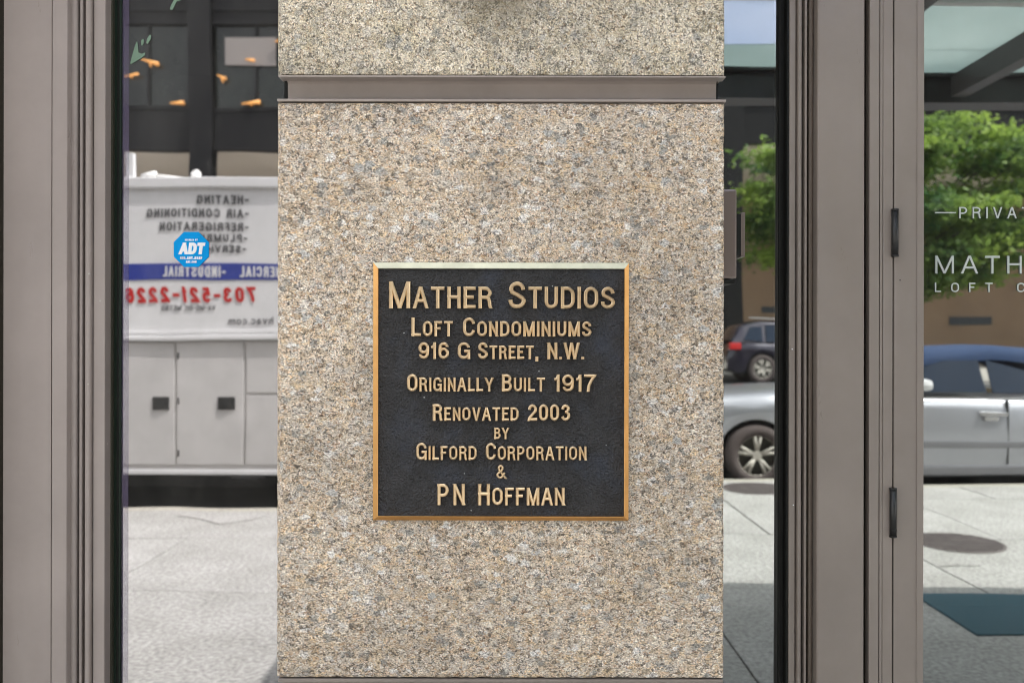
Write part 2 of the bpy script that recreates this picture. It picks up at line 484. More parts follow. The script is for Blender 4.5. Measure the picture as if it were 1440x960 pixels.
Gl['3'] = (.46, [[(.04, .74)] + arc(.5, .77, .42, .23, 170, -80, 9) + [(.4, .54)], [(.4, .54)] + arc(.5, .27, .5, .27, 85, -170, 10)])
Gl['5'] = (.46, [[(.95, 1), (.15, 1)], [(.15, 1), (.06, .5)], [(.08, .54)] + arc(.5, .32, .48, .32, 130, -160, 10)])
Gl['6'] = (.46, [[(.92, .77)] + arc(.5, .74, .46, .26, 20, 180, 8) + [(.0, .5), (.0, .3)], arc(.5, .31, .5, .31, 0, 360, 14)[:-1] + ['closed']])
Gl['7'] = (.46, [[(0, 1), (1, 1)], [(1, 1), (.6, .6), (.38, .3), (.32, 0)]])
Gl['9'] = (.46, [[(.08, .23)] + arc(.5, .26, .46, .26, 200, 360, 8) + [(1.0, .5), (1.0, .7)], arc(.5, .69, .5, .31, 0, 360, 14)[:-1] + ['closed']])
Gl['&'] = (.55, [[(1, .0), (.25, .62)] + arc(.42, .8, .24, .2, 200, -20, 7) + [(.5, .56), (.15, .38)] + arc(.37, .22, .36, .22, 150, 300, 7) + [(.95, .42)]])
Gl['-'] = (.36, [[(0, .45), (1, .45)]])
Gl['.'] = (.0, [[(.5, 0), (.5, .03)]])
Gl[','] = (.0, [[(.55, .05), (.55, -.04), (.1, -.24)]])
Gl['c'] = (.42, [[(p[0], p[1] * .72) for p in Gl['C'][1][0]]])
Gl['o'] = (.44, [[(p[0], p[1] * .72) if p != 'closed' else p for p in Gl['O'][1][0]]])
Gl['h'] = (.42, [[(0, 0), (0, 1)], [(0, .5)] + arc(.5, .45, .5, .27, 150, 0, 6) + [(1, 0)]])
Gl['v'] = (.42, [[(0, .72), (.46, 0)], [(1, .72), (.54, 0)]])
Gl['a'] = (.42, [[(.1, .62), (.5, .72), (.9, .6), (1, 0)], arc(.5, .2, .5, .2, 0, 360, 10)[:-1] + ['closed']])
Gl['m'] = (.66, [[(0, 0), (0, .72)], [(0, .6), (.25, .72), (.5, .6), (.5, 0)], [(.5, .6), (.75, .72), (1, .6), (1, 0)]])

def stroke_mesh(bm, pts, s, h, jit, flat=False):
    """sweep a chamfered bar along a polyline (2-D), butt ends, upright cut on slanting ends"""
    closed = pts[-1] == 'closed'
    P = [Vector(p) for p in (pts[:-1] if closed else pts)]
    Q = [P[0]]
    for p in P[1:]:
        if (p - Q[-1]).length > 1e-5: Q.append(p)
    if closed and (Q[0] - Q[-1]).length < 1e-5: Q.pop()
    P = Q
    n = len(P)
    offs = []
    for i in range(n):
        if closed or 0 < i < n - 1:
            a = (P[i] - P[i - 1]).normalized(); b = (P[(i + 1) % n] - P[i]).normalized()
            na = Vector((-a.y, a.x)); nb = Vector((-b.y, b.x))
            m = (na + nb)
            m = m.normalized() if m.length > 1e-6 else na
            offs.append(m / max(0.5, m.dot(na)))
        else:
            d = (P[1] - P[0]).normalized() if i == 0 else (P[-1] - P[-2]).normalized()
            offs.append(Vector((-d.y, d.x)))
    return P, offs, closed

def glyph_mesh(ch, w_, h_, s, t, bev, top_only=False):
    """one letter as a raised solid in x (right), z (up), thickness t towards -y; s stroke width"""
    bm = bmesh.new()
    gw, strokes = Gl[ch]
    k = 0
    for st in strokes:
        raw = st
        closed = raw[-1] == 'closed'
        pts = [p for p in raw if p != 'closed']
        mp = [Vector((s / 2 + p[0] * max(0, w_ - s), s / 2 + p[1] * (h_ - s))) for p in pts]
        P, offs, closed = stroke_mesh(bm, [tuple(v) for v in mp] + (['closed'] if closed else []), s, t, 0)
        if not closed:
            for e in (0, -1):
                rawp = pts[e]
                d = (P[0] - P[1]).normalized() if e == 0 else (P[-1] - P[-2]).normalized()
                ext = 0.5 * s - 0.00003 * (k + 1)
                if rawp[1] in (0, 1) and abs(d.y) > 0.35:
                    P[e] = P[e] + d * (ext / abs(d.y))
                    sg = 1 if offs[e].x >= 0 else -1
                    offs[e] = Vector((sg / abs(d.y), 0))
                elif len(st) <= 3 or rawp[1] in (0, 1):
                    P[e] = P[e] + d * ext * (1.0 if rawp[0] in (0, 1) else 0.3)
        tt = t - 0.00005 * k
        sec = [(-.5, 0), (-.5, tt - bev), (-.5 + bev / s, tt), (.5 - bev / s, tt), (.5, tt - bev), (.5, 0)]
        rings = []
        for q, o in zip(P, offs):
            rings.append([bm.verts.new((q.x + o.x * u * s, -v, q.y + o.y * u * s)) for u, v in sec])
        m = len(rings)
        for i in range(m if closed else m - 1):
            A, B = rings[i], rings[(i + 1) % m]
            for j in range(5):
                bm.faces.new([A[j], A[j + 1], B[j + 1], B[j]])
        if not closed:
            bm.faces.new(rings[0]); bm.faces.new(rings[-1][::-1])
        k += 1
    bmesh.ops.recalc_face_normals(bm, faces=bm.faces[:])
    me = bpy.data.meshes.new('letter')
    bm.to_mesh(me); bm.free()
    return me

def word(txt, x0, x1, zt, zb, s, t, bev, mat, parent, y, small=1.0, gap=.16, ssm=None, first=True, shear=0.0, joined=None):
    """letters fitted between x0 and x1; cap height zt-zb; letters after the first are small capitals when small<1.
    Gives letters parented to parent, or appended to the mesh collector 'joined'"""
    H = zt - zb
    hs_, ss_ = [], []
    for i, c in enumerate(txt):
        sm = small if (i > 0 or not first) and c.isalpha() else 1.0
        hs_.append(H * sm); ss_.append(s if sm == 1.0 else (ssm or s * .9))
    ws = [Gl[c][0] * h + 0.0 if c != ' ' else .3 * h for c, h in zip(txt, hs_)]
    ws = [(a, b) for a, b in zip(ws, ss_)]
    gaps = gap * H * (len(txt) - 1)
    fixed = sum(b for (a, b), c in zip(ws, txt) if a == 0.0)
    var_ = sum(a for (a, b) in ws if a > 0) + gaps
    k = (abs(x1 - x0) - fixed) / var_
    x = 0.0
    for i, c in enumerate(txt):
        a, b = ws[i]
        wd = b if a == 0 else a * k
        if c != ' ':
            me = glyph_mesh(c, wd, hs_[i], b, t, bev)
            dirn = 1 if x1 > x0 else -1
            if shear or dirn < 0 or joined is not None:
                for v in me.vertices:
                    v.co.x += shear * v.co.z
            if joined is None:
                me.materials.append(mat)
                o = ob('letter', me, None, parent, (x0 + x, y, zb))
            else:
                bb = bmesh.new(); bb.from_mesh(me)
                for v in bb.verts:
                    v.co = Vector((x0 + dirn * (x + v.co.x), y + dirn * v.co.y, zb + v.co.z))
                joined.merge(bb)
                bpy.data.meshes.remove(me)
        x += wd + gap * H * k

# ================================================================ THE FACADE
# ---- stone pier
XL, XR = fx(388.5), fx(1018.5)
zj0, zj1 = fz(145), fz(105.5)          # joint with the metal channel
zb1 = fz(952.5)
ch = 0.0075
def block(z0, z1, name, mat, c=ch):
    """a stone whose face is a fine grid, so that its arrises can be chipped a little"""
    rnd = random.Random(name)
    q = MB()
    nx = 150
    nz = max(4, int((z1 - z0) / .0045))
    def chip(t, k):
        return max(0, math.sin(t * 41 + k) * math.sin(t * 97 + k * 2) * .5 + rnd.uniform(-.6, .6)) * .0011
    xs_ = [XL + c + (XR - XL - c * 1.4) * i / nx for i in range(nx + 1)]
    prev = None
    for j in range(nz + 1):
        z = z0 + (z1 - z0) * j / nz
        cl, cr = chip(z, 1), chip(z, 2)
        row = [(XL, .145, z), (XL + cl * .6, c + cl, z)]
        for i, x in enumerate(xs_):
            y = 0.0; zz = z
            if j in (0, nz):
                k = chip(x, 3 + (j > 0)); zz += (k + .0004) * (1 if j == 0 else -1); y = .0011 + k
            if i == 0: y += cl * .6
            if i == nx: y += cr * .6
            row.append((x, y, zz))
        row += [(XR - cr, c * .4 + cr, z), (XR, .145, z)]
        row = [q.bm.verts.new(v) for v in row]
        if prev:
            for i in range(len(row) - 1):
                q.bm.faces.new([prev[i], prev[i + 1], row[i + 1], row[i]])
        if j in (0, nz):
            q.bm.faces.new(row)
        prev = row
    return q.done(name, mat, pier)
pier = empty('granite_pier', (0, 0, 0))
tag(pier, 'speckled tan granite pier between the two windows, carrying the bronze plaque', 'pillar')
main = block(zb1, zj0, 'main_block', GR)
up = block(zj1, 2.45, 'upper_block', GRU)
tag(up, 'cream and grey fine grained granite block with a dark stain, above the metal channel')
base = block(0.0, fz(972), 'base_block', GR)
m = MB()
# recessed metal channel: lips, cove, flat back
y0 = 0.0
prof = [(0.001, fz(106.3)), (0.001, fz(109.0)), (0.010, fz(110.2, .01)), (0.020, fz(113, .02)), (0.026, fz(118, .026)), (0.027, fz(138, .027)),
        (0.024, fz(140.2, .024)), (-0.0015, fz(140.6)), (-0.0015, fz(143.3)), (0.06, fz(143.3)), (0.06, fz(106.3))]
m.prism(prof, 'x', fx(398), fx(1012))
chan_m = M('channel_paint_lit', (0.33, 0.285, 0.258), 0.4, bump=(900, 0.15, 0.0004), var=(12, 0.09))  # same taupe as the frames, colour raised for how the channel catches light
chan = m.done('metal_channel', chan_m, pier)
m = MB()
m.box(fx(389.5), fx(1020), -0.0025, 0.02, fz(143.6), fz(140.3), 0.0006)
m.box(fx(391), fx(1019.5), -0.0012, 0.02, fz(109.2), fz(107.0), 0.0005)
m.done('channel_lip', chan_m, pier)
m = MB()
m.box(XL + .004, XR - .004, 0.03, 0.145, zj0 - .0, zj1 + .0)
m.done('joint_core', rubber, pier)
m = MB()
m.box(fx(392), fx(1017), -0.002, 0.02, fz(958.5), fz(954.2), 0.0008)
m.box(XL + .006, XR - .006, 0.012, 0.145, fz(971.5), fz(953.5))
m.done('lower_channel', paint, pier)

# ---- bronze plaque
pq = empty('bronze_plaque', (0, 0, 0))
tag(pq, 'square bronze plaque with black field and raised lettering, fixed to the granite pier', 'plaque')
PF = -0.0102
def px_(p): return fx(p, PF)
def pz_(p): return fz(p, PF)
ox0, ox1, oz0, oz1 = fx(525, -.003), fx(884, -.003), fz(731, -.003), fz(369.5, -.003)
ix0, ix1, iz0, iz1 = fx(531.8, -.0105), fx(878.0, -.0105), fz(725.8, -.0105), fz(377.8, -.0105)
def cs(x0, x1, z0, z1, y): return [(x0, y, z0), (x1, y, z0), (x1, y, z1), (x0, y, z1)]
rs = [cs(ox0, ox1, oz0, oz1, 0.0), cs(ox0, ox1, oz0, oz1, -0.0045), cs(ix0 - .0008, ix1 + .0008, iz0 - .0008, iz1 + .0008, -0.0108),
      cs(ix0, ix1, iz0, iz1, -0.0108), cs(ix0 + .0004, ix1 - .0004, iz0 + .0004, iz1 - .0004, -0.0060)]
for i, mt in enumerate((brass, brass, brass_top, brass)):
    m = MB()
    j = (i + 1) % 4
    vv = [[m.bm.verts.new(q_[i]), m.bm.verts.new(q_[j])] for q_ in rs]
    for A, B in zip(vv, vv[1:]): m.bm.faces.new([A[0], A[1], B[1], B[0]])
    m.bm.faces.new([q_[0] for q_ in vv]); m.bm.faces.new([q_[1] for q_ in vv][::-1])
    bo = m.done('border', mt, pq)
    if i == 2: bo['label'] = 'pale weathered top border, sky sheen in its colour'
m = MB()
m.box(ix0 + .0002, ix1 - .0002, -0.0082, -0.001, iz0 + .0002, iz1 - .0002)
field = m.done('field', panel_m, pq)
LY = -0.0081
def line(words, zt, zb, s, ssm, small=.81, t=.0052):
    for txt, a, c in words:
        word(txt, px_(a), px_(c), pz_(zt), pz_(zb), s * 0.00104, t, .0014, letter_m, pq, LY, small, .085, ssm * 0.00102)
line([('MATHER', 547, 692), ('STUDIOS', 715, 864.5)], 396, 433.8, 5.9, 5.3)
line([('LOFT', 578.6, 637), ('CONDOMINIUMS', 651, 831.7)], 446.5, 473, 4.7, 4.2)
line([('916', 588.5, 631.5), ('G', 643.7, 661.3), ('STREET,', 672, 757), ], 481.2, 504.7, 4.4, 3.9)
line([('N.W.', 769.8, 821.5)], 481.2, 504.7, 4.4, 4.4, 1.0)
line([('ORIGINALLY', 572.5, 694), ('BUILT', 705.8, 766.5), ('1917', 779.5, 838)], 526, 550.3, 4.4, 3.7)
line([('RENOVATED', 608.7, 729.4), ('2003', 742.5, 802)], 568, 591.3, 4.3, 3.7)
word('BY', px_(695), px_(716), pz_(601), pz_(617), 3.3 * .00098, .0044, .0012, letter_m, pq, LY, 1.0, .09)
line([('GILFORD', 585.5, 670.5), ('CORPORATION', 683.5, 825)], 622.5, 646.3, 4.0, 3.5)
word('&', px_(698.3), px_(712.2), pz_(653.3), pz_(672.7), 3.4 * .00098, .0044, .0012, letter_m, pq, LY, 1.0, .09)
word('PN', px_(615.5), px_(654), pz_(680), pz_(709.6), 5.0 * .00098, .0046, .0013, letter_m, pq, LY, 1.0, .2)
line([('HOFFMAN', 672.5, 794.5)], 680, 709.6, 5.0, 4.6, .83)

# ---- vertical frame members: profiles measured across the picture
def vert(parent, name, mat, px0, px1, yf, yb=0.2, z0=0.0, z1=2.45, r=0.0):
    """an upright bar whose front face lies at depth yf between two picture columns"""
    m = MB()
    x0, x1 = fx(px0, yf), fx(px1, yf)
    if r > 0:
        pts = [(x0, yb)]
        n = 6
        for i in range(n + 1):
            a = math.pi - math.pi / 2 * i / n
            pts.append((x0 + r + r * math.cos(a), yf + r - r * math.sin(a)))
        for i in range(n + 1):
            a = math.pi / 2 - math.pi / 2 * i / n
            pts.append((x1 - r + r * math.cos(a), yf + r - r * math.sin(a)))
        pts.append((x1, yb))
        m.prism(pts, 'z', z0, z1)
    else:
        m.box(x0, x1, yf, yb, z0, z1)
    return m.done(name, mat, parent)
GY = G  # front of the glass
def pane(parent, x0, x1, z0, z1, mat, name='glass_pane'):
    m = MB()
    m.box(x0, x1, GY, GY + .008, z0, z1)
    m.bm.faces.ensure_lookup_table()
    bmesh.ops.recalc_face_normals(m.bm, faces=m.bm.faces[:])
    for f in m.bm.faces:
        f.material_index = 0 if f.normal.y < -.9 else 1
    return m.done(name, [mat, glass_body], parent)

wl = empty('shop_window', (-0.7, 0.15, 0))
def rel(e): return e
def child_fix(e):
    for c in e.children:
        c.location = c.location - e.location
tag(wl, 'shop window left of the granite pier, with taupe ribbed frame and a white truck reflected in its glass', 'window')
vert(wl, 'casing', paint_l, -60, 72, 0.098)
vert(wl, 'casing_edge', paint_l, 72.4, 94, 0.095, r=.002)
vert(wl, 'rib_groove', paint_dk, 93, 132, 0.134)
vert(wl, 'casing_groove', paint_dk, -4, 4.5, 0.0975, .11)
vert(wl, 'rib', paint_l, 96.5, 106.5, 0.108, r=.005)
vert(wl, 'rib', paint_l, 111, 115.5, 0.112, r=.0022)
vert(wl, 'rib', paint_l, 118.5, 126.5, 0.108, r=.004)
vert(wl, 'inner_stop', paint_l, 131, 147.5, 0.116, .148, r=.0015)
vert(wl, 'glazing_strip', M('stop_side_shade', (0.04, 0.04, 0.028), .5), 147.6, 158, 0.137, .148)  # dark olive strip painted in for the shaded side of the inner stop
vert(wl, 'gasket', backer, 158.0, 170.0, 0.1445, .1495, r=.002)
vert(wl, 'gasket', rubber, 164.0, 167.0, 0.1435, .149, r=.001)
m = MB()
m.tube((fx(125, .108), .1075, fz(386, .108)), (fx(125, .108), .1095, fz(386, .108)), .0016, seg=10)
m.tube((fx(141, .116), .1155, fz(424, .116)), (fx(141, .116), .1175, fz(424, .116)), .0016, seg=10)
m.tube((fx(124, .108), .1075, fz(541, .108)), (fx(124, .108), .1095, fz(541, .108)), .0013, seg=10)
m.done('screw', M('screw_steel', (.45, .43, .4), .3, 1), wl)
pane(wl, fx(158, G), XL + .02, 0.05, 2.40, glassL)
# lilac ghost reflection painted as a tinted strip, first centimetre of the glass
veil = bpy.data.materials.new('ghost_reflection'); veil.use_nodes = True
fn = veil.node_tree; fp = fn.nodes['Principled BSDF']
fp.inputs['Base Color'].default_value = (.30, .24, .42, 1); fp.inputs['Alpha'].default_value = .14; fp.inputs['Roughness'].default_value = .2
m = MB(); m.box(fx(170, .149), fx(180.5, .149), .1488, .1497, 0.06, 2.39)
m.done('ghost_reflection', veil, wl)
child_fix(wl)

# security sticker
st = empty('security_sticker', (0, .149, 0))
tag(st, 'bright blue octagonal security sticker with white lettering, stuck on the left window', 'sticker')
sy = .1488
cx_, cz_ = fx(268.8, sy), fz(351.5, sy)
r8 = 26.6 / 1200 * (D + sy)
m = MB()
m.prism([(cx_ + r8 * math.cos(R(22.5 + 45 * i)), cz_ + r8 * math.sin(R(22.5 + 45 * i))) for i in range(8)], 'y', sy - .0003, sy)
m.done('octagon', blue_vinyl, st)
m = MB()
k8 = (D + sy) / 1200
word('ADT', cx_ - 17.5 * k8, cx_ + 18 * k8, cz_ + 9.5 * k8, cz_ - 7 * k8, 4.6 * k8, .0004, .00005, None, None, sy - .0003, joined=m, gap=.02, shear=.12)
m.done('large_letters', sticker_white, st)
m = MB()
word('SECURED BY', cx_ - 9 * k8, cx_ + 9 * k8, cz_ + 14.6 * k8, cz_ + 12 * k8, .8 * k8, .0004, .00005, None, None, sy - .0003, joined=m)
word('300.ADT.ASAP', cx_ - 15.5 * k8, cx_ + 15.5 * k8, cz_ - 10 * k8, cz_ - 14 * k8, 1.5 * k8, .0004, .00005, None, None, sy - .0003, joined=m, gap=.1) if False else word('500.ADT.ASAP'.replace('5', '6', 1), cx_ - 15.5 * k8, cx_ + 15.5 * k8, cz_ - 10 * k8, cz_ - 14 * k8, 1.4 * k8, .0004, .00005, None, None, sy - .0003, joined=m, gap=.1)
word('ADT.COM', cx_ - 7.5 * k8, cx_ + 7.5 * k8, cz_ - 16 * k8, cz_ - 19 * k8, 1.0 * k8, .0004, .00005, None, None, sy - .0003, joined=m, gap=.1)
m.done('small_letters', sticker_white, st)['kind'] = 'stuff'
child_fix(st)

def decal(name, label, shapes, cat='decal'):
    m = MB()
    for sh in shapes:
        m.prism([(fx(a, sy), fz(c, sy)) for a, c in sh], 'y', sy - .0004, sy)
    o = m.done(name, leaf_vinyl, None)
    tag(o, label, cat, 'leaf marks on the left window')
decal('leaf_decal', 'pale green tulip shaped mark high on the left window, beside the orange lamp reflections',
      [[(182.5, 91), (184, 84), (189, 66), (192, 59), (193.5, 66), (194, 75), (199, 77), (203.5, 75), (203, 79), (198, 83), (191, 87), (185, 91)],
       [(198, 64), (198, 58), (200.5, 56), (202, 58), (201, 63), (199, 66)], [(205, 62), (206, 56), (210, 50), (212, 51), (211, 57), (207, 63)]])
decal('leaf_decal', 'pale green leaf mark cut by the top of the picture on the left window',
      [[(238, 14), (240, 8), (244, 1), (247, -4), (254, -4), (253, 2), (248, 3), (245, 9), (242, 15), (239, 15)]])

# ---- right hand window (sidelight)
wr = empty('side_window', (0.5, 0.15, 0))
tag(wr, 'narrow window between the granite pier and the door, with a dark gasket and taupe ribbed frame', 'window')
sp_ = pane(wr, XR - .02, fx(1102, G), 0.05, 2.40, glassR)
TILT = 0.0036      # this pane leans a hair, so its picture of the street sits a little higher
sp_.rotation_euler = (TILT, 0, 0)
vert(wr, 'gasket', rubber, 1094.5, 1112, 0.134, .1495, r=.003)
vert(wr, 'gasket_lip', backer, 1096.5, 1099, 0.1425, .149)
vert(wr, 'inner_stop', paint, 1109.5, 1118.5, 0.114, r=.0015)
vert(wr, 'stop_lining', rubber, 1106.5, 1109.3, 0.116, .148)
vert(wr, 'rib_groove', paint_dk, 1118, 1149, 0.124)
vert(wr, 'rib', paint, 1121.5, 1127.5, 0.108, r=.003)
vert(wr, 'rib', paint, 1131.2, 1134.7, 0.108, r=.0015)
vert(wr, 'rib', M('brown_rib', (0.12, 0.095, 0.075), .5), 1137, 1143.5, 0.112, r=.003)
vert(wr, 'mullion_face', paint, 1149, 1216, 0.095, r=.004)
vert(wr, 'reveal', paint_dk, 1216, 1224, 0.115)
m = MB()
for a, c in ((1114, 490), (1116, 709)):
    m.tube((fx(a, .114), .1135, fz(c, .114)), (fx(a, .114), .1155, fz(c, .114)), .0012, seg=8)
m.done('screw', sticker_white, wr)
child_fix(wr)

# ---- door frame and door
df = empty('door_frame', (.62, .15, 0))
tag(df, 'slim taupe metal frame the glass door hangs on, with two fine grooves down its face', 'door frame')
vert(df, 'jamb_face', paint, 1222.5, 1236.2, 0.100, r=.001)
vert(df, 'jamb_groove', paint_dk, 1235, 1258, 0.106)
vert(df, 'jamb_bead', paint, 1237.2, 1240.6, 0.101)
vert(df, 'jamb_edge', paint, 1241.6, 1255.3, 0.100, r=.001)
child_fix(df)
dr = empty('glass_door', (fx(1257, .05), .05, 0))
tag(dr, 'entrance door with taupe stile, black hinges and white lettering on its reflecting glass', 'door')
vert(dr, 'stile', paint, 1257, 1299.3, 0.102, .17, r=.0012)
vert(dr, 'glazing_strip', paint, 1289.5, 1298.8, 0.1005, .11)
vert(dr, 'seam', paint_dk, 1254.5, 1258, 0.112, .17)
def hinge(r0, r1, pc):
    m = MB()
    x = fx(pc, .095)
    zt, zb = fz(r0, .095), fz(r1, .095)
    m.tube((x, .095, zb + .003), (x, .095, zt - .003), .0056, seg=18)
    m.tube((x, .095, zb), (x, .095, zb + .0026), .0062, seg=18)
    m.tube((x, .095, zt - .0026), (x, .095, zt), .0062, seg=18)
    m.tube((x, .095, zb + .012), (x, .095, zb + .0127), .0059, seg=18)
    return m.done('hinge', hinge_m, dr)
hinge(293, 360, 1258.2); hinge(685, 754, 1256.4)
pane(dr, fx(1290, G), 1.75, 0.05, 2.40, glassR)
dy = .1486
kd = (D + dy) / 1200
def dword(t, a, c, r0, r1, s, gap):
    m = MB()
    word(t, fx(a, dy), fx(c, dy), fz(r0, dy), fz(r1, dy), s * kd, .0004, .00004, None, None, dy, joined=m, gap=gap)
    return m.done('lettering', white_vinyl, dr)
dword('PRIVATE', 1348.5, 1466, 290, 306, 2.1, .34)
m = MB(); m.box(fx(1314.5, dy), fx(1344, dy), dy - .0004, dy, fz(299, dy), fz(297.2, dy)); m.done('rule', white_vinyl, dr)
dword('MATHER', 1315, 1497, 358.5, 383.5, 3.0, .26)
dword('LOFT CONDOMINIUMS', 1314.5, 1700, 396.3, 409.5, 1.9, .70)
m = MB(); m.tube((fx(1265.5, .102), .1015, fz(393, .102)), (fx(1265.5, .102), .103, fz(393, .102)), .0012, seg=8); m.done('screw', hinge_m, dr)
child_fix(dr)

# ---- intercom on the pier's flank
ic = empty('intercom', (XR, .05, fz(332)))
tag(ic, 'metal intercom box standing out from the right flank of the granite pier', 'intercom')
yc = .03
m = MB(); m.box(XR + .0005, fx(1036, yc), yc, .12, fz(391, yc), fz(265.5, yc), .003); m.done('housing', steel, ic)
m = MB(); m.box(XR + .0005, fx(1034, yc), yc + .004, .12, fz(398, yc), fz(392.2, yc), .0008); m.done('lower_lip', rubber, ic)
m = MB(); m.box(fx(1036, yc) - .001, fx(1042, .045), .045, .10, fz(359, .045), fz(300, .045), .001); m.done('keypad', rubber, ic)
m = MB(); m.box(fx(1042, .045), fx(1047.5, .045), .045, .10, fz(360.5, .045), fz(298, .045), .0008); m.done('hood', steel, ic)
child_fix(ic)

# ---- wall round the shop fronts, and the dim room behind the glass
wall_m = M('limestone_wall', (.36, .33, .29), .8, bump=(30, .3, .004), var=(3, .15))
fw = empty('building_wall', (0, 0, 2.45))
tag(fw, 'stone facade above and beside the shop fronts', 'wall')
m = MB(); m.box(-9, 9, 0.0, .45, 2.453, 6.6); m.done('upper_wall', wall_m, fw)
m = MB(); m.box(-9, fx(-60, .03), 0.012, .45, 0, 2.45); m.done('side_wall', wall_m, fw)
m = MB(); m.box(1.78, 9, 0.012, .45, 0, 2.45); m.done('side_wall', wall_m, fw)
child_fix(fw)
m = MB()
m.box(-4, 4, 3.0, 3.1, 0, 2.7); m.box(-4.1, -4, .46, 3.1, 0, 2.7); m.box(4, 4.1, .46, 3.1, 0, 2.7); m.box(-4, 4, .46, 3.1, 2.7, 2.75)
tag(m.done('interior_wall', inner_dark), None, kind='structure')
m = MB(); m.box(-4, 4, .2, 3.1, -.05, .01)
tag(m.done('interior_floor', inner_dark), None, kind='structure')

# ================================================================ THE STREET (seen in the glass)
pave_m = concrete('sidewalk_concrete', (.30, .295, .275), (.42, .412, .395), 2.2, .17)
road_m = concrete('asphalt', (.045, .045, .047), (.07, .07, .07), 1.5)
joint_m = M('joint_sand', (.08, .075, .065), .9)
kerb_m = concrete('granite_kerb', (.33, .31, .27), (.42, .40, .34), 5)
m = MB()
b = m.bm
# ground sheet, falling to the street and rising beyond
for (a, c, za, zc) in ((20, -200, -.30, -.30),):
    v = [b.verts.new((-250, a, za)), b.verts.new((250, a, za)), b.verts.new((250, c, zc)), b.verts.new((-250, c, zc))]
    b.faces.new(v)
tag(m.done('ground', concrete('far_ground', (.2, .19, .18), (.28, .27, .25), .3)), None, kind='structure')
KL, KR = my(6.95), my(8.15)
m = MB()
m.prism([(KL, -.12), (my(24.0), .16), (my(24.0), -.1), (KL, -.28)], 'x', -60, 60)
tag(m.done('road', road_m), None, kind='structure')
sw = MB()
sw.box(-40, -1.2, KL + .15, .2, -.2, -.012)
sw.box(-1.2, 40, KR + .15, .2, -.2, -.0125)
sidewalk = sw.done('sidewalk', joint_m)
tag(sidewalk, None, kind='structure')
slab_mesh = {}
def slab(x0, x1, y0, y1, dz):
    key = (round(x1 - x0, 3), round(y1 - y0, 3))
    if key not in slab_mesh:
        q = MB(); q.box(-key[0] / 2, key[0] / 2, -key[1] / 2, key[1] / 2, -.06, 0, .004)
        o = q.done('slab', pave_m, sidewalk)
        slab_mesh[key] = o.data
    else:
        o = ob('slab', slab_mesh[key], None, sidewalk)
    o.location = ((x0 + x1) / 2, (y0 + y1) / 2, dz)
ys = [0.14, my(3.24), my(4.59), my(5.87), my(7.36), my(8.15) + .15]
g_ = .0055
for i in range(-6, 7):
    for j in range(5):
        xa = (1.77 if j == 3 else .97) + 1.6 * i
        xe = xa + 1.6
        ya, yb_ = ys[j], ys[j + 1]
        if j >= 3 and xe > -1.2 and xa < -1.2:
            xa = -1.2
        if j == 3 and xe <= -1.19: yb_ = KL + .15
        if j == 4 and xe <= -1.19: continue
        slab(xa + g_, xe - g_, yb_ + g_, ya - g_, random.uniform(-.003, .002))
slab(-1.43 - 1.6 * 0 + g_, -1.2 - g_, KL + .15 + g_, ys[3] - g_, 0)
m = MB()
m.box(-40, -1.2, KL, KL + .146, -.3, -.003, .012)
m.box(-1.2, 40, KR, KR + .146, -.3, -.003, .012)
m.box(-1.34, -1.203, KR, KL - .002, -.3, -.004, .012)
tag(m.done('kerb', kerb_m), None, kind='structure')
m = MB()
m.box(-60, 60, my(60), my(24.0), -.2, .28)
tag(m.done('far_pavement', concrete('far_pavement', (.36, .34, .31), (.44, .42, .38), 1)), None, kind='structure')
cr_m = M('crack', (.10, .095, .08), .9)
def crack(pts, wd, label):
    q = MB()
    for (xa, ya), (xb, yb) in zip(pts, pts[1:]):
        d = Vector((xb - xa, yb - ya, 0)).normalized(); nrm_ = Vector((-d.y, d.x, 0)) * wd
        vs = [q.bm.verts.new((xa - nrm_.x, ya - nrm_.y, .0035)), q.bm.verts.new((xb - nrm_.x, yb - nrm_.y, .0035)), q.bm.verts.new((xb + nrm_.x, yb + nrm_.y, .0035)), q.bm.verts.new((xa + nrm_.x, ya + nrm_.y, .0035))]
        q.bm.faces.new(vs)
    o = q.done('crack', cr_m, sidewalk)
def gp(px, row): 
    Z = CZ * F / (row - 480.0)
    return (mx_(px, Z), my(Z))
crack([gp(250, 726), gp(285, 731), gp(310, 738), gp(348, 733), gp(372, 727)], .005, '')
crack([gp(1322, 794), gp(1350, 792.5), gp(1378, 794)], .006, '')
# dark entrance mat
m = MB(); m.box(2.14, 3.9, my(4.56), my(3.93), -.004, .010, .003)
tag(m.done('entrance_mat', M('teal_mat', (.03, .085, .11), .9, bump=(200, .4, .004))), 'dark teal mat on the pavement, reflected low in the door glass', 'mat')
# manhole covers
iron = M('rusty_iron', (.15, .13, .125), .6, .5, var=(9, .3))
def manhole(x, y, r, label):
    e = empty('manhole_cover', (x, y, 0)); tag(e, label, 'manhole cover', 'manhole covers in the pavement')
    m = MB(); m.tube((0, 0, -.01), (0, 0, .004), r, seg=40); m.done('rim', iron, e)
    m = MB()
    k = int(r / .045)
    for i in range(-k, k + 1):
        hw = math.sqrt(max(.0, (r * .9) ** 2 - (i * .045) ** 2))
        if hw > .04: m.box(-hw, hw, i * .045 - .012, i * .045 + .012, .003, .010)
    m.done('rib_pattern', iron, e)
manhole(3.02, my(5.77), .29, 'round rusty cover in the pavement, reflected in the door glass')
manhole(2.18, my(7.62), .30, 'round rusty cover by the kerb, reflected in the narrow window')

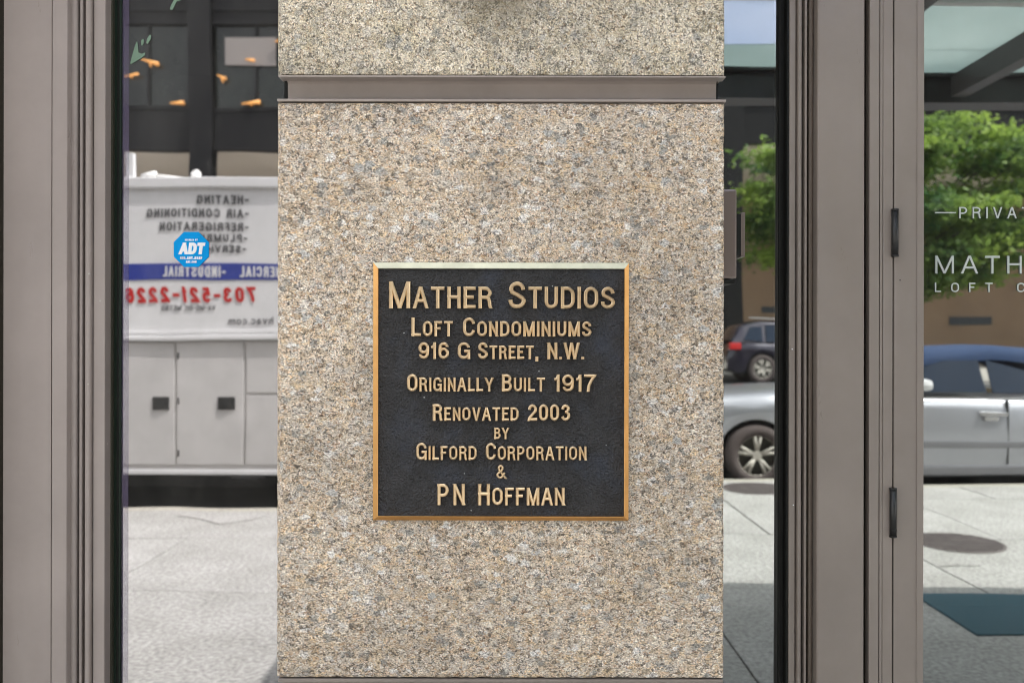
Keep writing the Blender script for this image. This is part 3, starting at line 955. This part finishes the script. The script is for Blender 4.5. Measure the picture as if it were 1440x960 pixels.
# ---- entrance canopy over the door
cn_steel = M('canopy_steel', (.05, .042, .042), .45)
cg = bpy.data.materials.new('frosted_canopy_glass'); cg.use_nodes = True
n = cg.node_tree; n.nodes.clear()
o_ = n.nodes.new('ShaderNodeOutputMaterial'); tl = n.nodes.new('ShaderNodeBsdfTranslucent'); dfs = n.nodes.new('ShaderNodeBsdfDiffuse'); mxs = n.nodes.new('ShaderNodeMixShader')
tcn = n.nodes.new('ShaderNodeTexCoord'); nz = n.nodes.new('ShaderNodeTexNoise'); nz.inputs['Scale'].default_value = 1.2; nz.inputs['Detail'].default_value = 3
n.links.new(tcn.outputs['Object'], nz.inputs['Vector'])
rr = n.nodes.new('ShaderNodeValToRGB'); rr.color_ramp.elements[0].position = .35; rr.color_ramp.elements[1].position = .7
rr.color_ramp.elements[0].color = (.46, .535, .53, 1); rr.color_ramp.elements[1].color = (.62, .685, .675, 1)
n.links.new(nz.outputs['Fac'], rr.inputs[0]); n.links.new(rr.outputs[0], tl.inputs['Color']); n.links.new(rr.outputs[0], dfs.inputs['Color'])
mxs.inputs[0].default_value = .3
n.links.new(tl.outputs[0], mxs.inputs[1]); n.links.new(dfs.outputs[0], mxs.inputs[2]); n.links.new(mxs.outputs[0], o_.inputs[0])
pale_bar = M('pale_aluminium', (.7, .7, .68), .4)
CX0, CX1 = .42, 4.6
CF = my(4.16)
cn = empty('entrance_canopy', (CX0, 0, 2.5))
tag(cn, 'glass and dark steel canopy over the entrance, reflected at the top of the door', 'canopy')
zb_ = mz(150, 4.16); zt_ = mz(113, 4.16)
m = MB(); m.box(CX0, CX1, CF, CF + .055, zb_, zt_); m.box(CX0, CX1, CF - .04, CF + .10, zb_ - .006, zb_); m.box(CX0, CX1, CF - .04, CF + .10, zt_, zt_ + .012)
m.done('front_beam', cn_steel, cn)
for xx in (CX0 + .03, 1.42, mx_(1320, 4.16) + .04, CX1 - .03):
    m = MB(); m.box(xx - .035, xx + .035, CF + .102, -.002, zb_ + .02, zt_ - .004); m.done('cross_beam', cn_steel, cn)
gx = [CX0 + .01, 1.42, mx_(1320, 4.16) + .04, CX1 - .01]
cg2 = cg.copy(); cg2.name = 'frosted_canopy_glass_blue'
for nn in cg2.node_tree.nodes:
    if nn.type == 'VALTORGB':
        nn.color_ramp.elements[0].color = (.60, .66, .78, 1); nn.color_ramp.elements[1].color = (.76, .79, .88, 1)
for a, c in zip(gx, gx[1:]):
    m = MB(); m.box(a + .002, c - .002, CF + .02, my(3.76), zt_ + .014, zt_ + .026); m.done('glass_panel', cg, cn)
    m = MB(); m.box(a + .002, c - .002, my(3.758), -.01, zt_ + .014, zt_ + .026); m.done('glass_panel', cg2 if a < 1.0 else cg, cn)
    m = MB(); m.box(a + .008, c - .008, my(3.23), my(3.19), zt_ - .004, zt_ + .012, .002); m.done('glazing_bar', pale_bar, cn)
child_fix(cn)

# ---- white service truck
truck_m = M('truck_white', (.76, .76, .76), .3, coat=.3, var=(1.6, .07), bump=(5, .15, .002))
truck_g = M('truck_offwhite', (.60, .585, .57), .35, coat=.3, var=(2.4, .1), bump=(5, .15, .002))
dark_m = M('truck_dark', (.02, .02, .02), .6)
blue_m = M('truck_blue', (.03, .05, .30), .4)
red_m = M('truck_red', (.55, .02, .02), .4)
black_t = M('truck_lettering', (.10, .10, .105), .5)
TZ = 7.32
ty = my(TZ)
tk = empty('service_truck', (-3.4, ty - 1.0, -.12))
tag(tk, 'white service body truck with blue band and red telephone number, reflected in the left window', 'truck')
X = lambda p: mx_(p, TZ)
Zr = lambda r: mz(r, TZ)
tx0, tx1 = -5.6, -.95
m = MB(); m.box(tx0, tx1, ty - 2.1, ty - .006, Zr(474), Zr(262), .01); m.done('box_body', truck_m, tk)
m = MB(); m.box(tx0 - .02, tx1 + .02, ty - 2.13, ty + .025, Zr(266), Zr(251), .012); m.done('roof_rail', truck_m, tk)
m = MB(); m.box(tx0 - .02, tx1 + .02, ty - 2.13, ty + .035, Zr(479), Zr(472), .01); m.box(tx0, tx1, ty - .01, ty + .006, Zr(469), Zr(466)); m.done('drip_ledge', truck_m, tk)
m = MB(); m.box(tx0, tx1, ty - 2.08, ty - .012, Zr(660), Zr(478.5), .006); m.done('lower_body', truck_g, tk)
def tdoor(a, c, r0, r1):
    q = MB(); q.box(X(a), X(c), ty - .013, ty + .004, Zr(r1), Zr(r0), .006)
    o = q.done('compartment_door', truck_g, tk)
    return o
latch_m = M('latch_black', (.03, .03, .03), .4)
for a, c, r0, r1, la in ((60, 158, 481, 654, None), (160, 247, 481, 654, 227.5), (250.5, 343, 481, 654, 319), (347, 440, 481, 553, None), (347, 440, 557, 654, None)):
    d_ = tdoor(a, c, r0, r1)
    if la:
        q = MB(); q.box(X(la - 12), X(la + 12), ty + .003, ty + .014, Zr(577), Zr(559), .004); q.box(X(la - 5), X(la + 5), ty + .013, ty + .026, Zr(572), Zr(563), .002)
        q.done('latch', latch_m, d_)
m = MB(); m.box(tx0, tx1, ty - .35, ty + .01, Zr(668), Zr(660.5), .008); m.done('skirt', truck_m, tk)
m = MB(); m.box(tx0 + .1, tx1 - .1, ty - 1.9, ty - .3, .05, Zr(660)); m.done('chassis', dark_m, tk)
m = MB(); m.box(X(326), X(372), ty - .02, ty + .03, Zr(672), Zr(669)); m.tube((X(330), ty, Zr(672)), (X(362), ty, Zr(674)), .02); m.done('step', dark_m, tk)
m = MB(); m.box(X(60), X(440), ty - .005, ty - .001, Zr(394.5), Zr(371.5)); m.done('blue_band', blue_m, tk)
def tword(t, a, c, r0, r1, s, mat, sh=0.0, gap=.16, y=-.001):
    q = MB()
    word(t, X(a), X(c), Zr(r0), Zr(r1), s * TZ / 1200, .002, .0002, None, None, ty + y, joined=q, gap=gap, shear=sh)
    q.done('lettering', mat, tk)
tword('-HEATING', 349, 277, 276.5, 288.5, 2.5, black_t)
tword('-AIR CONDITIONING', 349, 204, 295, 307, 2.5, black_t)
tword('-REFRIGERATION', 349, 223, 314, 326, 2.5, black_t)
tword('-PLUMBING', 347, 264, 330.5, 341.5, 2.5, black_t)
tword('-SERVICES', 345, 268, 346.5, 357, 2.5, black_t)
tword('-INDUSTRIAL', 316, 229, 375.5, 390.5, 2.6, truck_m, y=.0)
tword('COMMERCIAL', 428, 336, 375.5, 390.5, 2.6, truck_m, y=.0)
tword('703-521-2226', 360, 178, 404.5, 426, 4.6, red_m, sh=.12)
tword('VA-MD-DC METRO', 302, 228, 430.5, 437, 1.2, black_t)
tword('hvac.com', 384, 321, 448, 458, 1.5, black_t)
for pxh in (161.5, 252.5):
    for r0 in (495, 560, 632):
        m = MB(); m.tube((X(pxh), ty + .004, Zr(r0 + 9)), (X(pxh), ty + .004, Zr(r0)), .008, seg=8)
        m.done('door_hinge', latch_m, tk)
m = MB()
for k in range(30):
    m.tube((X(150 + k * 9), ty - .004, Zr(268.5)), (X(150 + k * 9), ty + .001, Zr(268.5)), .006, seg=6)
ri = m.done('rivet', truck_g, tk); ri['kind'] = 'stuff'
# wheels, cab
tyre_m = M('tyre_rubber', (.08, .062, .058), .8)
def wheel(parent, x, y, z, r, wd, rimm, spokes=5, side=1):
    wh = empty('wheel', (x, y, z)); wh.parent = parent
    q = MB()
    prof = [(.62, 0), (.96, 0), (1.0, .2), (1.0, .8), (.96, 1), (.62, 1)]
    N = 28
    rings = []
    for i in range(N):
        a = 2 * math.pi * i / N
        rings.append([q.bm.verts.new((r * p[0] * math.cos(a), (p[1] - .5) * wd, r * p[0] * math.sin(a))) for p in prof])
    for i in range(N):
        A, B = rings[i], rings[(i + 1) % N]
        for j in range(len(prof)):
            q.bm.faces.new([A[j], A[(j + 1) % len(prof)], B[(j + 1) % len(prof)], B[j]]).smooth = True
    q.done('tyre', tyre_m, wh)
    q = MB()
    q.tube((0, -wd * .3, 0), (0, wd * .1 * side, 0), r * .6, seg=24)
    q.done('wheel_well', well_m, wh)
    q = MB()
    for i in range(spokes):
        a = 2 * math.pi * i / spokes + .3
        for da in (-.16, .16):
            p0 = Vector((math.cos(a) * r * .1, side * wd * .36, math.sin(a) * r * .1)); p1 = Vector((math.cos(a + da) * r * .64, side * wd * .42, math.sin(a + da) * r * .64))
            q.tube(p0, p1, r * .055, r * .06, seg=6)
    q.tube((0, side * wd * .2, 0), (0, side * wd * .44, 0), r * .15, seg=14)
    for i in range(24):
        a, c = 2 * math.pi * i / 24, 2 * math.pi * (i + 1) / 24
        q.tube((math.cos(a) * r * .64, side * wd * .45, math.sin(a) * r * .64), (math.cos(c) * r * .64, side * wd * .45, math.sin(c) * r * .64), r * .035, seg=6)
    q.done('rim', rimm, wh)
    return wh
alloy = M('alloy', (.52, .49, .43), .5, .3)
well_m = M('wheel_well', (.09, .085, .07), .8)
for xx in (-4.7, -.35 - .2):
    for yy, sd in ((ty - .2, 1), (ty - 1.9, -1)):
        wheel(tk, xx, yy, .26, .38, .24, truck_g, 5, sd)
m = MB()
m.prism([(-.93, .15), (1.25, .15), (1.3, .95), (.45, 1.1), (.05, 1.85), (-.93, 1.9)], 'y', ty - 1.95, ty - .12); m.done('cab', truck_m, tk)
m = MB(); m.prism([(-.75, 1.15), (.28, 1.15), (-.02, 1.72), (-.75, 1.74)], 'y', ty - 1.96, ty - .11); m.done('cab_window', M('car_glass', (.015, .018, .022), .05, coat=1), tk)
for c in tk.children: c.location = c.location - tk.location
# things carried on the truck roof, and a post added for glare
pvc = M('white_pvc', (.78, .77, .74), .4)
m = MB(); m.tube((X(185), ty - .25, Zr(239)), (X(262), ty - .25, Zr(249)), .022); m.tube((X(180), ty - .25, Zr(243)), (X(200), ty - .25, Zr(238)), .035)
tag(m.done('roof_pipe', pvc), 'white pipe lying across the truck roof', 'pipe')
m = MB(); m.tube((X(263.5), ty - .2, Zr(253)), (X(263.5), ty - .2, Zr(238)), .045); m.tube((X(263.5), ty - .2, Zr(238)), (X(263.5), ty - .2, Zr(234)), .045, .02)
tag(m.done('roof_vent', pvc), 'short white capped vent on the truck roof', 'vent')
m = MB(); m.box(X(172), X(182), ty - .1, ty - .05, Zr(255), Zr(214), .004)  # added white post, stands for glare from a second reflection in the glass
tag(m.done('glare_post', truck_m), 'white post put in for a glare streak at the corner of the truck roof', 'upright')

# ---- cars
def car(name, label, P):
    """P: stations along the length (x, top z, half width) for the body, roofline stations, wheels"""
    e = empty(name, P['loc'], P['rz']); tag(e, label, 'car')
    L_ = P['len']; hw = P['hw']; sill = P['sill']
    wr_ = P['wr']; ar = wr_ + .055
    def arch(x):
        z = sill
        for wx in P['wx']:
            d = abs(x - wx)
            if d < ar: z = max(z, wr_ + math.sqrt(ar * ar - d * d))
        return z
    def interp(tab, x):
        for (x0, v0), (x1, v1) in zip(tab, tab[1:]):
            if x <= x1:
                t = (x - x0) / (x1 - x0); t = max(0, min(1, t)); t = t * t * (3 - 2 * t) * .5 + t * .5
                return v0 + (v1 - v0) * t
        return tab[-1][1]
    xs = sorted(set([round(L_ * i / 60, 4) for i in range(61)] + [round(wx + ar * math.cos(math.pi * k / 14), 4) for wx in P['wx'] for k in range(15)]))
    xs = [x for x in xs if 0 <= x <= L_]
    q = MB(); prev = None
    for x in xs:
        zt = interp(P['top'], x); wk = interp(P['plan'], x) * hw; zb = min(arch(x), zt - .12)
        lift = interp([(0, .25), (.25, 0), (L_ - .3, 0), (L_, .2)], x)
        zb = max(zb, sill + lift * .5)
        sh_ = zt - .10
        prof = [(0, zt + .015), (.55 * wk, zt + .008), (.86 * wk, zt - .018), (.955 * wk, zt - .06), (.985 * wk, sh_ - .05), (wk, zb + (sh_ - zb) * .55), (.99 * wk, zb + (sh_ - zb) * .3), (.965 * wk, zb)]
        row = [q.bm.verts.new((x, -a, b_)) for a, b_ in prof[::-1]] + [q.bm.verts.new((x, a, b_)) for a, b_ in prof[1:]]
        if prev:
            for j in range(len(row) - 1):
                q.bm.faces.new([prev[j], row[j], row[j + 1], prev[j + 1]]).smooth = True
        else:
            q.bm.faces.new(row)
        prev = row
    q.bm.faces.new(prev[::-1])
    q.done('body', P['paint'], e)
    # underside
    q = MB(); q.box(.3, L_ - .3, -hw * .8, hw * .8, sill - .02, P['belt'] - .15); q.done('floor_pan', dark_m, e)
    # greenhouse
    rf = P['roof']; belt = P['belt']
    q = MB(); prev = None; N = 26
    g0, g1 = rf[0][0], rf[-1][0]
    for i in range(N + 1):
        x = g0 + (g1 - g0) * i / N
        zt = max(interp(rf, x), belt - .03)
        h = zt - belt
        wb = hw * .93; wt = wb - max(0, h) * .42
        prof = [(0, zt + .01), (wt * .6, zt), (wt * .92, zt - min(.03, max(0, h) * .3)), (wt * 1.0, zt - min(.10, max(.0, h) * .5))]
        if P.get('hard'): prof.append((wb * .985, belt))
        else: prof.append((wt * 1.012, zt - min(.16, max(.0, h) * .6)))
        row = [q.bm.verts.new((x, -a, b_)) for a, b_ in prof[::-1]] + [q.bm.verts.new((x, a, b_)) for a, b_ in prof[1:]]
        if prev:
            for j in range(len(row) - 1):
                q.bm.faces.new([prev[j], row[j], row[j + 1], prev[j + 1]]).smooth = True
        prev = row
    q.done(P['roofname'], P['roofmat'], e)
    for sd in (1, -1):
        for poly in P['glass']:
            q = MB()
            vs = []
            for (x, z) in poly:
                h = z - belt
                vs.append((x, sd * (hw * .93 - max(0, h) * .42 + P.get('gout', -.004)), z))
            A = [q.bm.verts.new(v) for v in vs]; B = [q.bm.verts.new((v[0], v[1] - sd * .012, v[2])) for v in vs]
            q.bm.faces.new(A); q.bm.faces.new(B[::-1])
            for i in range(len(A)): q.bm.faces.new([A[i], A[(i + 1) % len(A)], B[(i + 1) % len(A)], B[i]])
            q.done('side_window', P['glassmat'], e)
        for wx in P['wx']:
            wheel(e, wx, sd * (hw - .115), wr_, wr_, .21, alloy, P['spokes'], sd)
    for nm, mt, boxes in P['bits']:
        q = MB()
        for bx_ in boxes: q.box(*bx_)
        q.done(nm, mt, e)
    return e
silver = M('silver_paint', (.42, .43, .46), .28, .55, coat=.6)
silver_dk = M('silver_lower', (.22, .22, .235), .35, .4, coat=.3)
soft = M('blue_soft_top', (.018, .042, .105), .9, bump=(120, .2, .003))
cglass = M('car_window', (.006, .016, .035), .08, 0, .35)
chrome = M('chrome', (.75, .75, .76), .15, 1)
tail = M('tail_light', (.6, .01, .01), .2, coat=1)
CZ0 = 8.32
# car faces -x, so its own +x (front at 0) needs no turn; near flank towards the pavement
c_hw = .87
x_front = mx_(1066, CZ0) - .86
belt = mz(553, CZ0) + .12
car('silver_convertible', 'silver two door convertible with blue soft top parked at the kerb, reflected in the door', dict(
    loc=(x_front, my(CZ0) - c_hw, -.12), rz=0, len=4.85, hw=c_hw, sill=.17, wr=.30, wx=(.86, 3.95), paint=silver,
    top=[(0, .62), (.10, .78), (.45, .90), (1.2, .945), (2.2, belt - .01), (4.0, belt - .02), (4.5, .92), (4.75, .86), (4.85, .62)],
    plan=[(0, .55), (.15, .78), (.5, .94), (1.0, 1.0), (4.1, 1.0), (4.6, .93), (4.85, .72)],
    belt=belt, roof=[(1.9, belt - .03), (2.35, belt + .30), (2.65, 1.41), (3.3, 1.455), (3.8, 1.41), (4.2, 1.22), (4.5, belt - .02)],
    roofname='soft_top', roofmat=soft,
    glass=[[(2.36, belt + .012), (3.13, belt + .012), (3.11, 1.30), (2.75, 1.29), (2.5, 1.20)], [(3.19, belt + .012), (3.75, belt + .012), (3.6, 1.18), (3.19, 1.295)]],
    glassmat=cglass, spokes=5, gout=.012,
    bits=[('door_handle', chrome, [(mx_(1377, CZ0) - x_front, mx_(1416, CZ0) - x_front, c_hw - .005, c_hw + .02, mz(583, CZ0) + .12, mz(578, CZ0) + .12, .004),
                                   (mx_(1384, CZ0) - x_front, mx_(1404, CZ0) - x_front, c_hw - .005, c_hw + .012, mz(590, CZ0) + .12, mz(584, CZ0) + .12, .004)]),
          ('belt_trim', chrome, [(1.95, 4.0, c_hw * .955, c_hw * .975, belt - .045, belt - .028, .003)]),
          ('door_seam', dark_m, [(mx_(1418, CZ0) - x_front, mx_(1418, CZ0) - x_front + .005, c_hw - .12, c_hw + .001, .28, belt - .06)]),
          ('side_moulding', silver_dk, [(1.28, 3.52, c_hw - .02, c_hw + .012, .44, .50, .008)]),
          ('sill_panel', silver_dk, [(1.26, 3.54, c_hw - .06, c_hw + .005, .165, .27, .02)]),
          ('headlight', chrome, [(.02, .22, .5, .70, .52, .64, .03)]),
          ('wing_mirror', truck_m, [(2.36, 2.50, c_hw - .03, c_hw + .15, belt + .03, belt + .14, .05)])]))
dark_paint = M('dark_purple_paint', (.022, .018, .035), .2, .3, coat=1.0)
SZ = 22.0
sx = mx_(1072, SZ)
s_hw = .93
# faces +x: turned half round, so its own front (0) lies at larger x
car('dark_suv', 'dark purple sport utility vehicle with red tail light, parked across the street', dict(
    loc=(sx + 3.72, my(SZ) - s_hw, .13), rz=math.pi, len=4.6, hw=s_hw, sill=.28, wr=.37, wx=(.85, 3.72), paint=dark_paint,
    top=[(0, .72), (.15, .85), (1.1, 1.02), (1.5, 1.07), (4.2, 1.08), (4.5, 1.0), (4.6, .75)],
    plan=[(0, .6), (.2, .84), (.6, .97), (1.0, 1.0), (3.9, 1.0), (4.4, .92), (4.6, .8)],
    belt=1.06, roof=[(1.1, 1.05), (1.75, 1.50), (2.2, 1.66), (3.6, 1.66), (4.2, 1.52), (4.5, 1.1)], roofname='roof', roofmat=dark_paint, hard=True,
    glass=[[(1.6, 1.09), (2.6, 1.09), (2.6, 1.55), (2.0, 1.52)], [(2.68, 1.09), (3.6, 1.09), (3.55, 1.55), (2.68, 1.55)], [(3.7, 1.09), (4.2, 1.12), (4.0, 1.46), (3.66, 1.5)]],
    glassmat=cglass, spokes=6, gout=.012,
    bits=[('tail_light', tail, [(4.28, 4.58, -.93, -.66, .86, 1.04, .03)]), ('tail_light', tail, [(4.28, 4.58, .66, .93, .86, 1.04, .03)]),
          ('roof_bar', chrome, [(2.0, 4.0, -.72, -.69, 1.70, 1.73, .005)])]))
# a silver hatchback roof glimpsed beyond
# ---- library across the street: black steel frame, dark glass, tan brick behind an arcade
bsteel = M('black_steel', (.010, .010, .011), .5, spec=.2)
lglass = M('bronze_glass', (.012, .016, .012), .08, 0, .5, var=(.35, .5))
brick_m = M('tan_brick', (.34, .235, .155), .85, var=(.5, .12))
soff_m = M('plaster_soffit', (.80, .75, .67), .8)
LZ = 34.0
ly = my(LZ)
lb = empty('library_building', (0, ly, .3))
tag(lb, 'black steel and glass library with tan brick ground floor across the street', 'building')
bays = [mx_(285, LZ) + 21.0 * k for k in range(-1, 4)]
zs = mz(213, LZ); zs2 = mz(152, LZ); zw2 = mz(36, LZ); zw3 = mz(18, LZ)
for xb in bays:
    q = MB()
    q.box(xb - .45, xb + .45, ly + .25, ly + .33, .3, 22); q.box(xb - .45, xb + .45, ly - .35, ly - .27, .3, 22); q.box(xb - .08, xb + .08, ly - .269, ly + .249, .3, 22)
    q.done('column', bsteel, lb)
for i in range(len(bays) - 1):
    a, c = bays[i] + .46, bays[i + 1] - .46
    q = MB(); q.box(a, c, ly - .2, ly + .1, zs, zs2); q.box(a, c, ly + .1, ly + .16, zs, zs + .15); q.box(a, c, ly + .1, ly + .16, zs2 - .15, zs2); q.done('spandrel', bsteel, lb)
    q = MB(); q.box(a, c, ly - .2, ly + .1, zw2, zw3 + .6); q.box(a, c, ly + .1, ly + .16, zw2, zw2 + .12); q.box(a, c, ly + .1, ly + .16, zw3, zw3 + .12); q.done('spandrel', bsteel, lb)
    q = MB(); q.box(a, c, ly - .2, ly + .1, 18.6, 22); q.done('spandrel', bsteel, lb)
    nb = 12
    for k in range(nb):
        xa = a + (c - a) * k / nb; xc = a + (c - a) * (k + 1) / nb
        for za, zc in ((zs2, zw2), (zw3 + .6, 18.6)):
            q = MB(); q.box(xa + .05, xc - .05, ly - .06, ly - .02, za + .04, zc - .04); q.done('window', lglass, lb)
            q = MB(); q.box(xc - .05, xc + .05, ly - .1, ly + .08, za, zc) if k < nb - 1 else q.box(xc - .03, xc - .001, ly - .1, ly + .08, za, zc); q.done('mullion', bsteel, lb)
yw = my(44.2)
q = MB(); q.box(bays[0], bays[-1], yw, ly - .36, zs + .02, zs + .2); q.done('soffit', soff_m, lb)
q = MB(); q.box(bays[0], bays[-1], yw - .3, yw, .28, zs + .1); q.done('brick_wall', brick_m, lb)
q = MB(); q.box(bays[0], bays[-1], yw - .3, ly - .21, 22.002, 22.3); q.box(bays[0], bays[-1], yw - 1, yw - .31, .28, 22); q.done('roof', bsteel, lb)
q = MB()
for a, c, r0, r1 in ((1338, 1396, 442, 453), (1074, 1098, 436, 445), (1180, 1230, 440, 450), (200, 219, 228, 243)):
    Zq = 44.0
    q.box(mx_(a, Zq), mx_(c, Zq), yw - .01, yw + .06, mz(r1, Zq), mz(r0, Zq))
q.done('wall_grille', M('grille_dark', (.04, .05, .06), .5), lb)
for c in lb.children: c.location = c.location - lb.location
# lamps inside the library
lampm = M('amber_lamp', (.8, .4, .1), .5, emit=(1.0, .42, .12, 0.26))
for k, (a, c, ln) in enumerate(((210, 87, 24), (184, 107, 20), (249, 146, 20), (311, 108, 12), (352, 144, 26), (351, 83, 12), (392, 56, 14))):
    Zq = 33.8
    q = MB(); x0 = mx_(a - ln / 2, Zq); x1 = mx_(a + ln / 2, Zq); z = mz(c, Zq)
    tl_ = (-.1, .06, .02, -.07, .03, -.02, .05)[k]
    q.tube((x0, my(Zq), z - tl_), (x1, my(Zq), z + tl_), .03, .09 - .03 * (k % 2), seg=8)
    q.tube(((x0 + x1) / 2, my(Zq), z), ((x0 + x1) / 2 + .05, my(Zq), z - .22 + .1 * (k % 3)), .05, .03, seg=6)
    o = q.done('ceiling_lamp', lampm)
    tag(o, ('upper amber lamp beside the tulip shaped leaf mark', 'amber lamp nearest the left window frame, lower of the upper pair', 'amber lamp low in the library window, left of the black column',
            'amber lamp just right of the black library column', 'amber lamp low in the library window, right of the black column', 'small amber lamp in front of the pale blind',
            'amber lamp at the edge of the granite pier, beside the blind')[k], 'lamp', 'amber lamps in the library windows')
q = MB(); q.box(mx_(316, 33.9), mx_(386, 33.9), my(33.9) - .02, my(33.9), mz(91, 33.9), mz(52, 33.9))
tag(q.done('window_blind', M('pale_blind', (.30, .27, .25), .8)), 'pale blind drawn in an upper library window, reflected above the truck', 'blind')
# bicycles' parking hoops and a bollard row in front of the arcade
hoop_m = M('hoop_black', (.02, .02, .02), .4)
for k, pxk in enumerate((1068, 1322, 1388, 1432, 1335)):
    Zq = 30.5; x = mx_(pxk, Zq); y = my(Zq)
    q = MB()
    pts = [(x - .38, .28), (x - .38, .95)] + [(x - .38 * math.cos(R(t)), .95 + .22 * math.sin(R(t))) for t in range(20, 170, 20)] + [(x + .38, .95), (x + .38, .28)]
    for p0, p1 in zip(pts, pts[1:]): q.tube((p0[0], y, p0[1]), (p1[0], y, p1[1]), .045, seg=8)
    tag(q.done('bicycle_rack', hoop_m), ('bicycle hoop reflected in the narrow window above the dark car', 'bicycle hoop nearest the door stile, reflected above the blue soft top', 'third bicycle hoop from the door stile, above the blue soft top',
            'bicycle hoop at the right edge of the picture, above the soft top', 'second bicycle hoop from the door stile, above the blue soft top')[k], 'bicycle rack', 'bicycle hoops on the far pavement')

# ---- street trees
leaf_m = bpy.data.materials.new('leaves'); leaf_m.use_nodes = True
n = leaf_m.node_tree; p = n.nodes['Principled BSDF']
oi = n.nodes.new('ShaderNodeTexCoord'); nz = n.nodes.new('ShaderNodeTexNoise'); nz.inputs['Scale'].default_value = .9; nz.inputs['Detail'].default_value = 5
n.links.new(oi.outputs['Object'], nz.inputs['Vector'])
rr = n.nodes.new('ShaderNodeValToRGB'); rr.color_ramp.elements[0].position = .35; rr.color_ramp.elements[1].position = .65
rr.color_ramp.elements[0].color = (.06, .14, .045, 1); rr.color_ramp.elements[1].color = (.34, .47, .09, 1)
n.links.new(nz.outputs['Fac'], rr.inputs[0]); n.links.new(rr.outputs[0], p.inputs['Base Color'])
p.inputs['Roughness'].default_value = .6
tlb = n.nodes.new('ShaderNodeBsdfTranslucent'); n.links.new(rr.outputs[0], tlb.inputs['Color'])
mxn = n.nodes.new('ShaderNodeMixShader'); mxn.inputs[0].default_value = .5
n.links.new(p.outputs[0], mxn.inputs[1]); n.links.new(tlb.outputs[0], mxn.inputs[2]); n.links.new(mxn.outputs[0], n.nodes['Material Output'].inputs[0])
bark_m = M('bark', (.09, .07, .055), .9, bump=(8, .5, .02))
def tree(x, y, z0, zc, rx, ry, rz_, n_cl, n_leaf, lsz, label, seed):
    rnd = random.Random(seed)
    e = empty('street_tree', (x, y, z0)); tag(e, label, 'tree')
    q = MB()
    q.tube((0, 0, 0), (.05, 0, zc - z0 - rz_ * .4), .17, .11)
    cl = []
    for i in range(n_cl):
        while True:
            v = Vector((rnd.uniform(-1, 1), rnd.uniform(-1, 1), rnd.uniform(-1, 1)))
            if .25 < v.length < 1: break
        cc = Vector((v.x * rx, v.y * ry, zc - z0 + v.z * rz_))
        cl.append((cc, rnd.uniform(.55, 1.0)))
        if i % 3 == 0: q.tube((.05, 0, zc - z0 - rz_ * (.3 + .5 * rnd.random())), cc, .06, .015, seg=6)
    q.done('trunk', bark_m, e)
    vs, fs = [], []
    for i in range(n_leaf):
        cc, rr_ = cl[i % n_cl]
        d = Vector((rnd.gauss(0, 1), rnd.gauss(0, 1), rnd.gauss(0, .3)))
        pnt = cc + d * rr_ * .5
        nrm = Vector((rnd.uniform(-1, 1), rnd.uniform(-1, 1), rnd.uniform(.2, 1.6))).normalized()
        t = nrm.cross(Vector((rnd.uniform(-1, 1), rnd.uniform(-1, 1), rnd.uniform(-1, 1)))).normalized()
        u = nrm.cross(t)
        s_ = lsz * rnd.uniform(.6, 1.3)
        k = len(vs)
        vs += [pnt - t * s_, pnt + u * s_ * .5, pnt + t * s_, pnt - u * s_ * .5]
        fs.append((k, k + 1, k + 2, k + 3))
    me = bpy.data.meshes.new('crown'); me.from_pydata(vs, [], fs)
    o = ob('crown', me, leaf_m, e); o['kind'] = 'stuff'
tree(mx_(1262, 25.5), my(25.5), .3, mz(292, 25.5), 4.5, 3.3, 2.7, 150, 70000, .10, 'bright green leafy street tree before the brick wall, reflected in the door glass', 3)
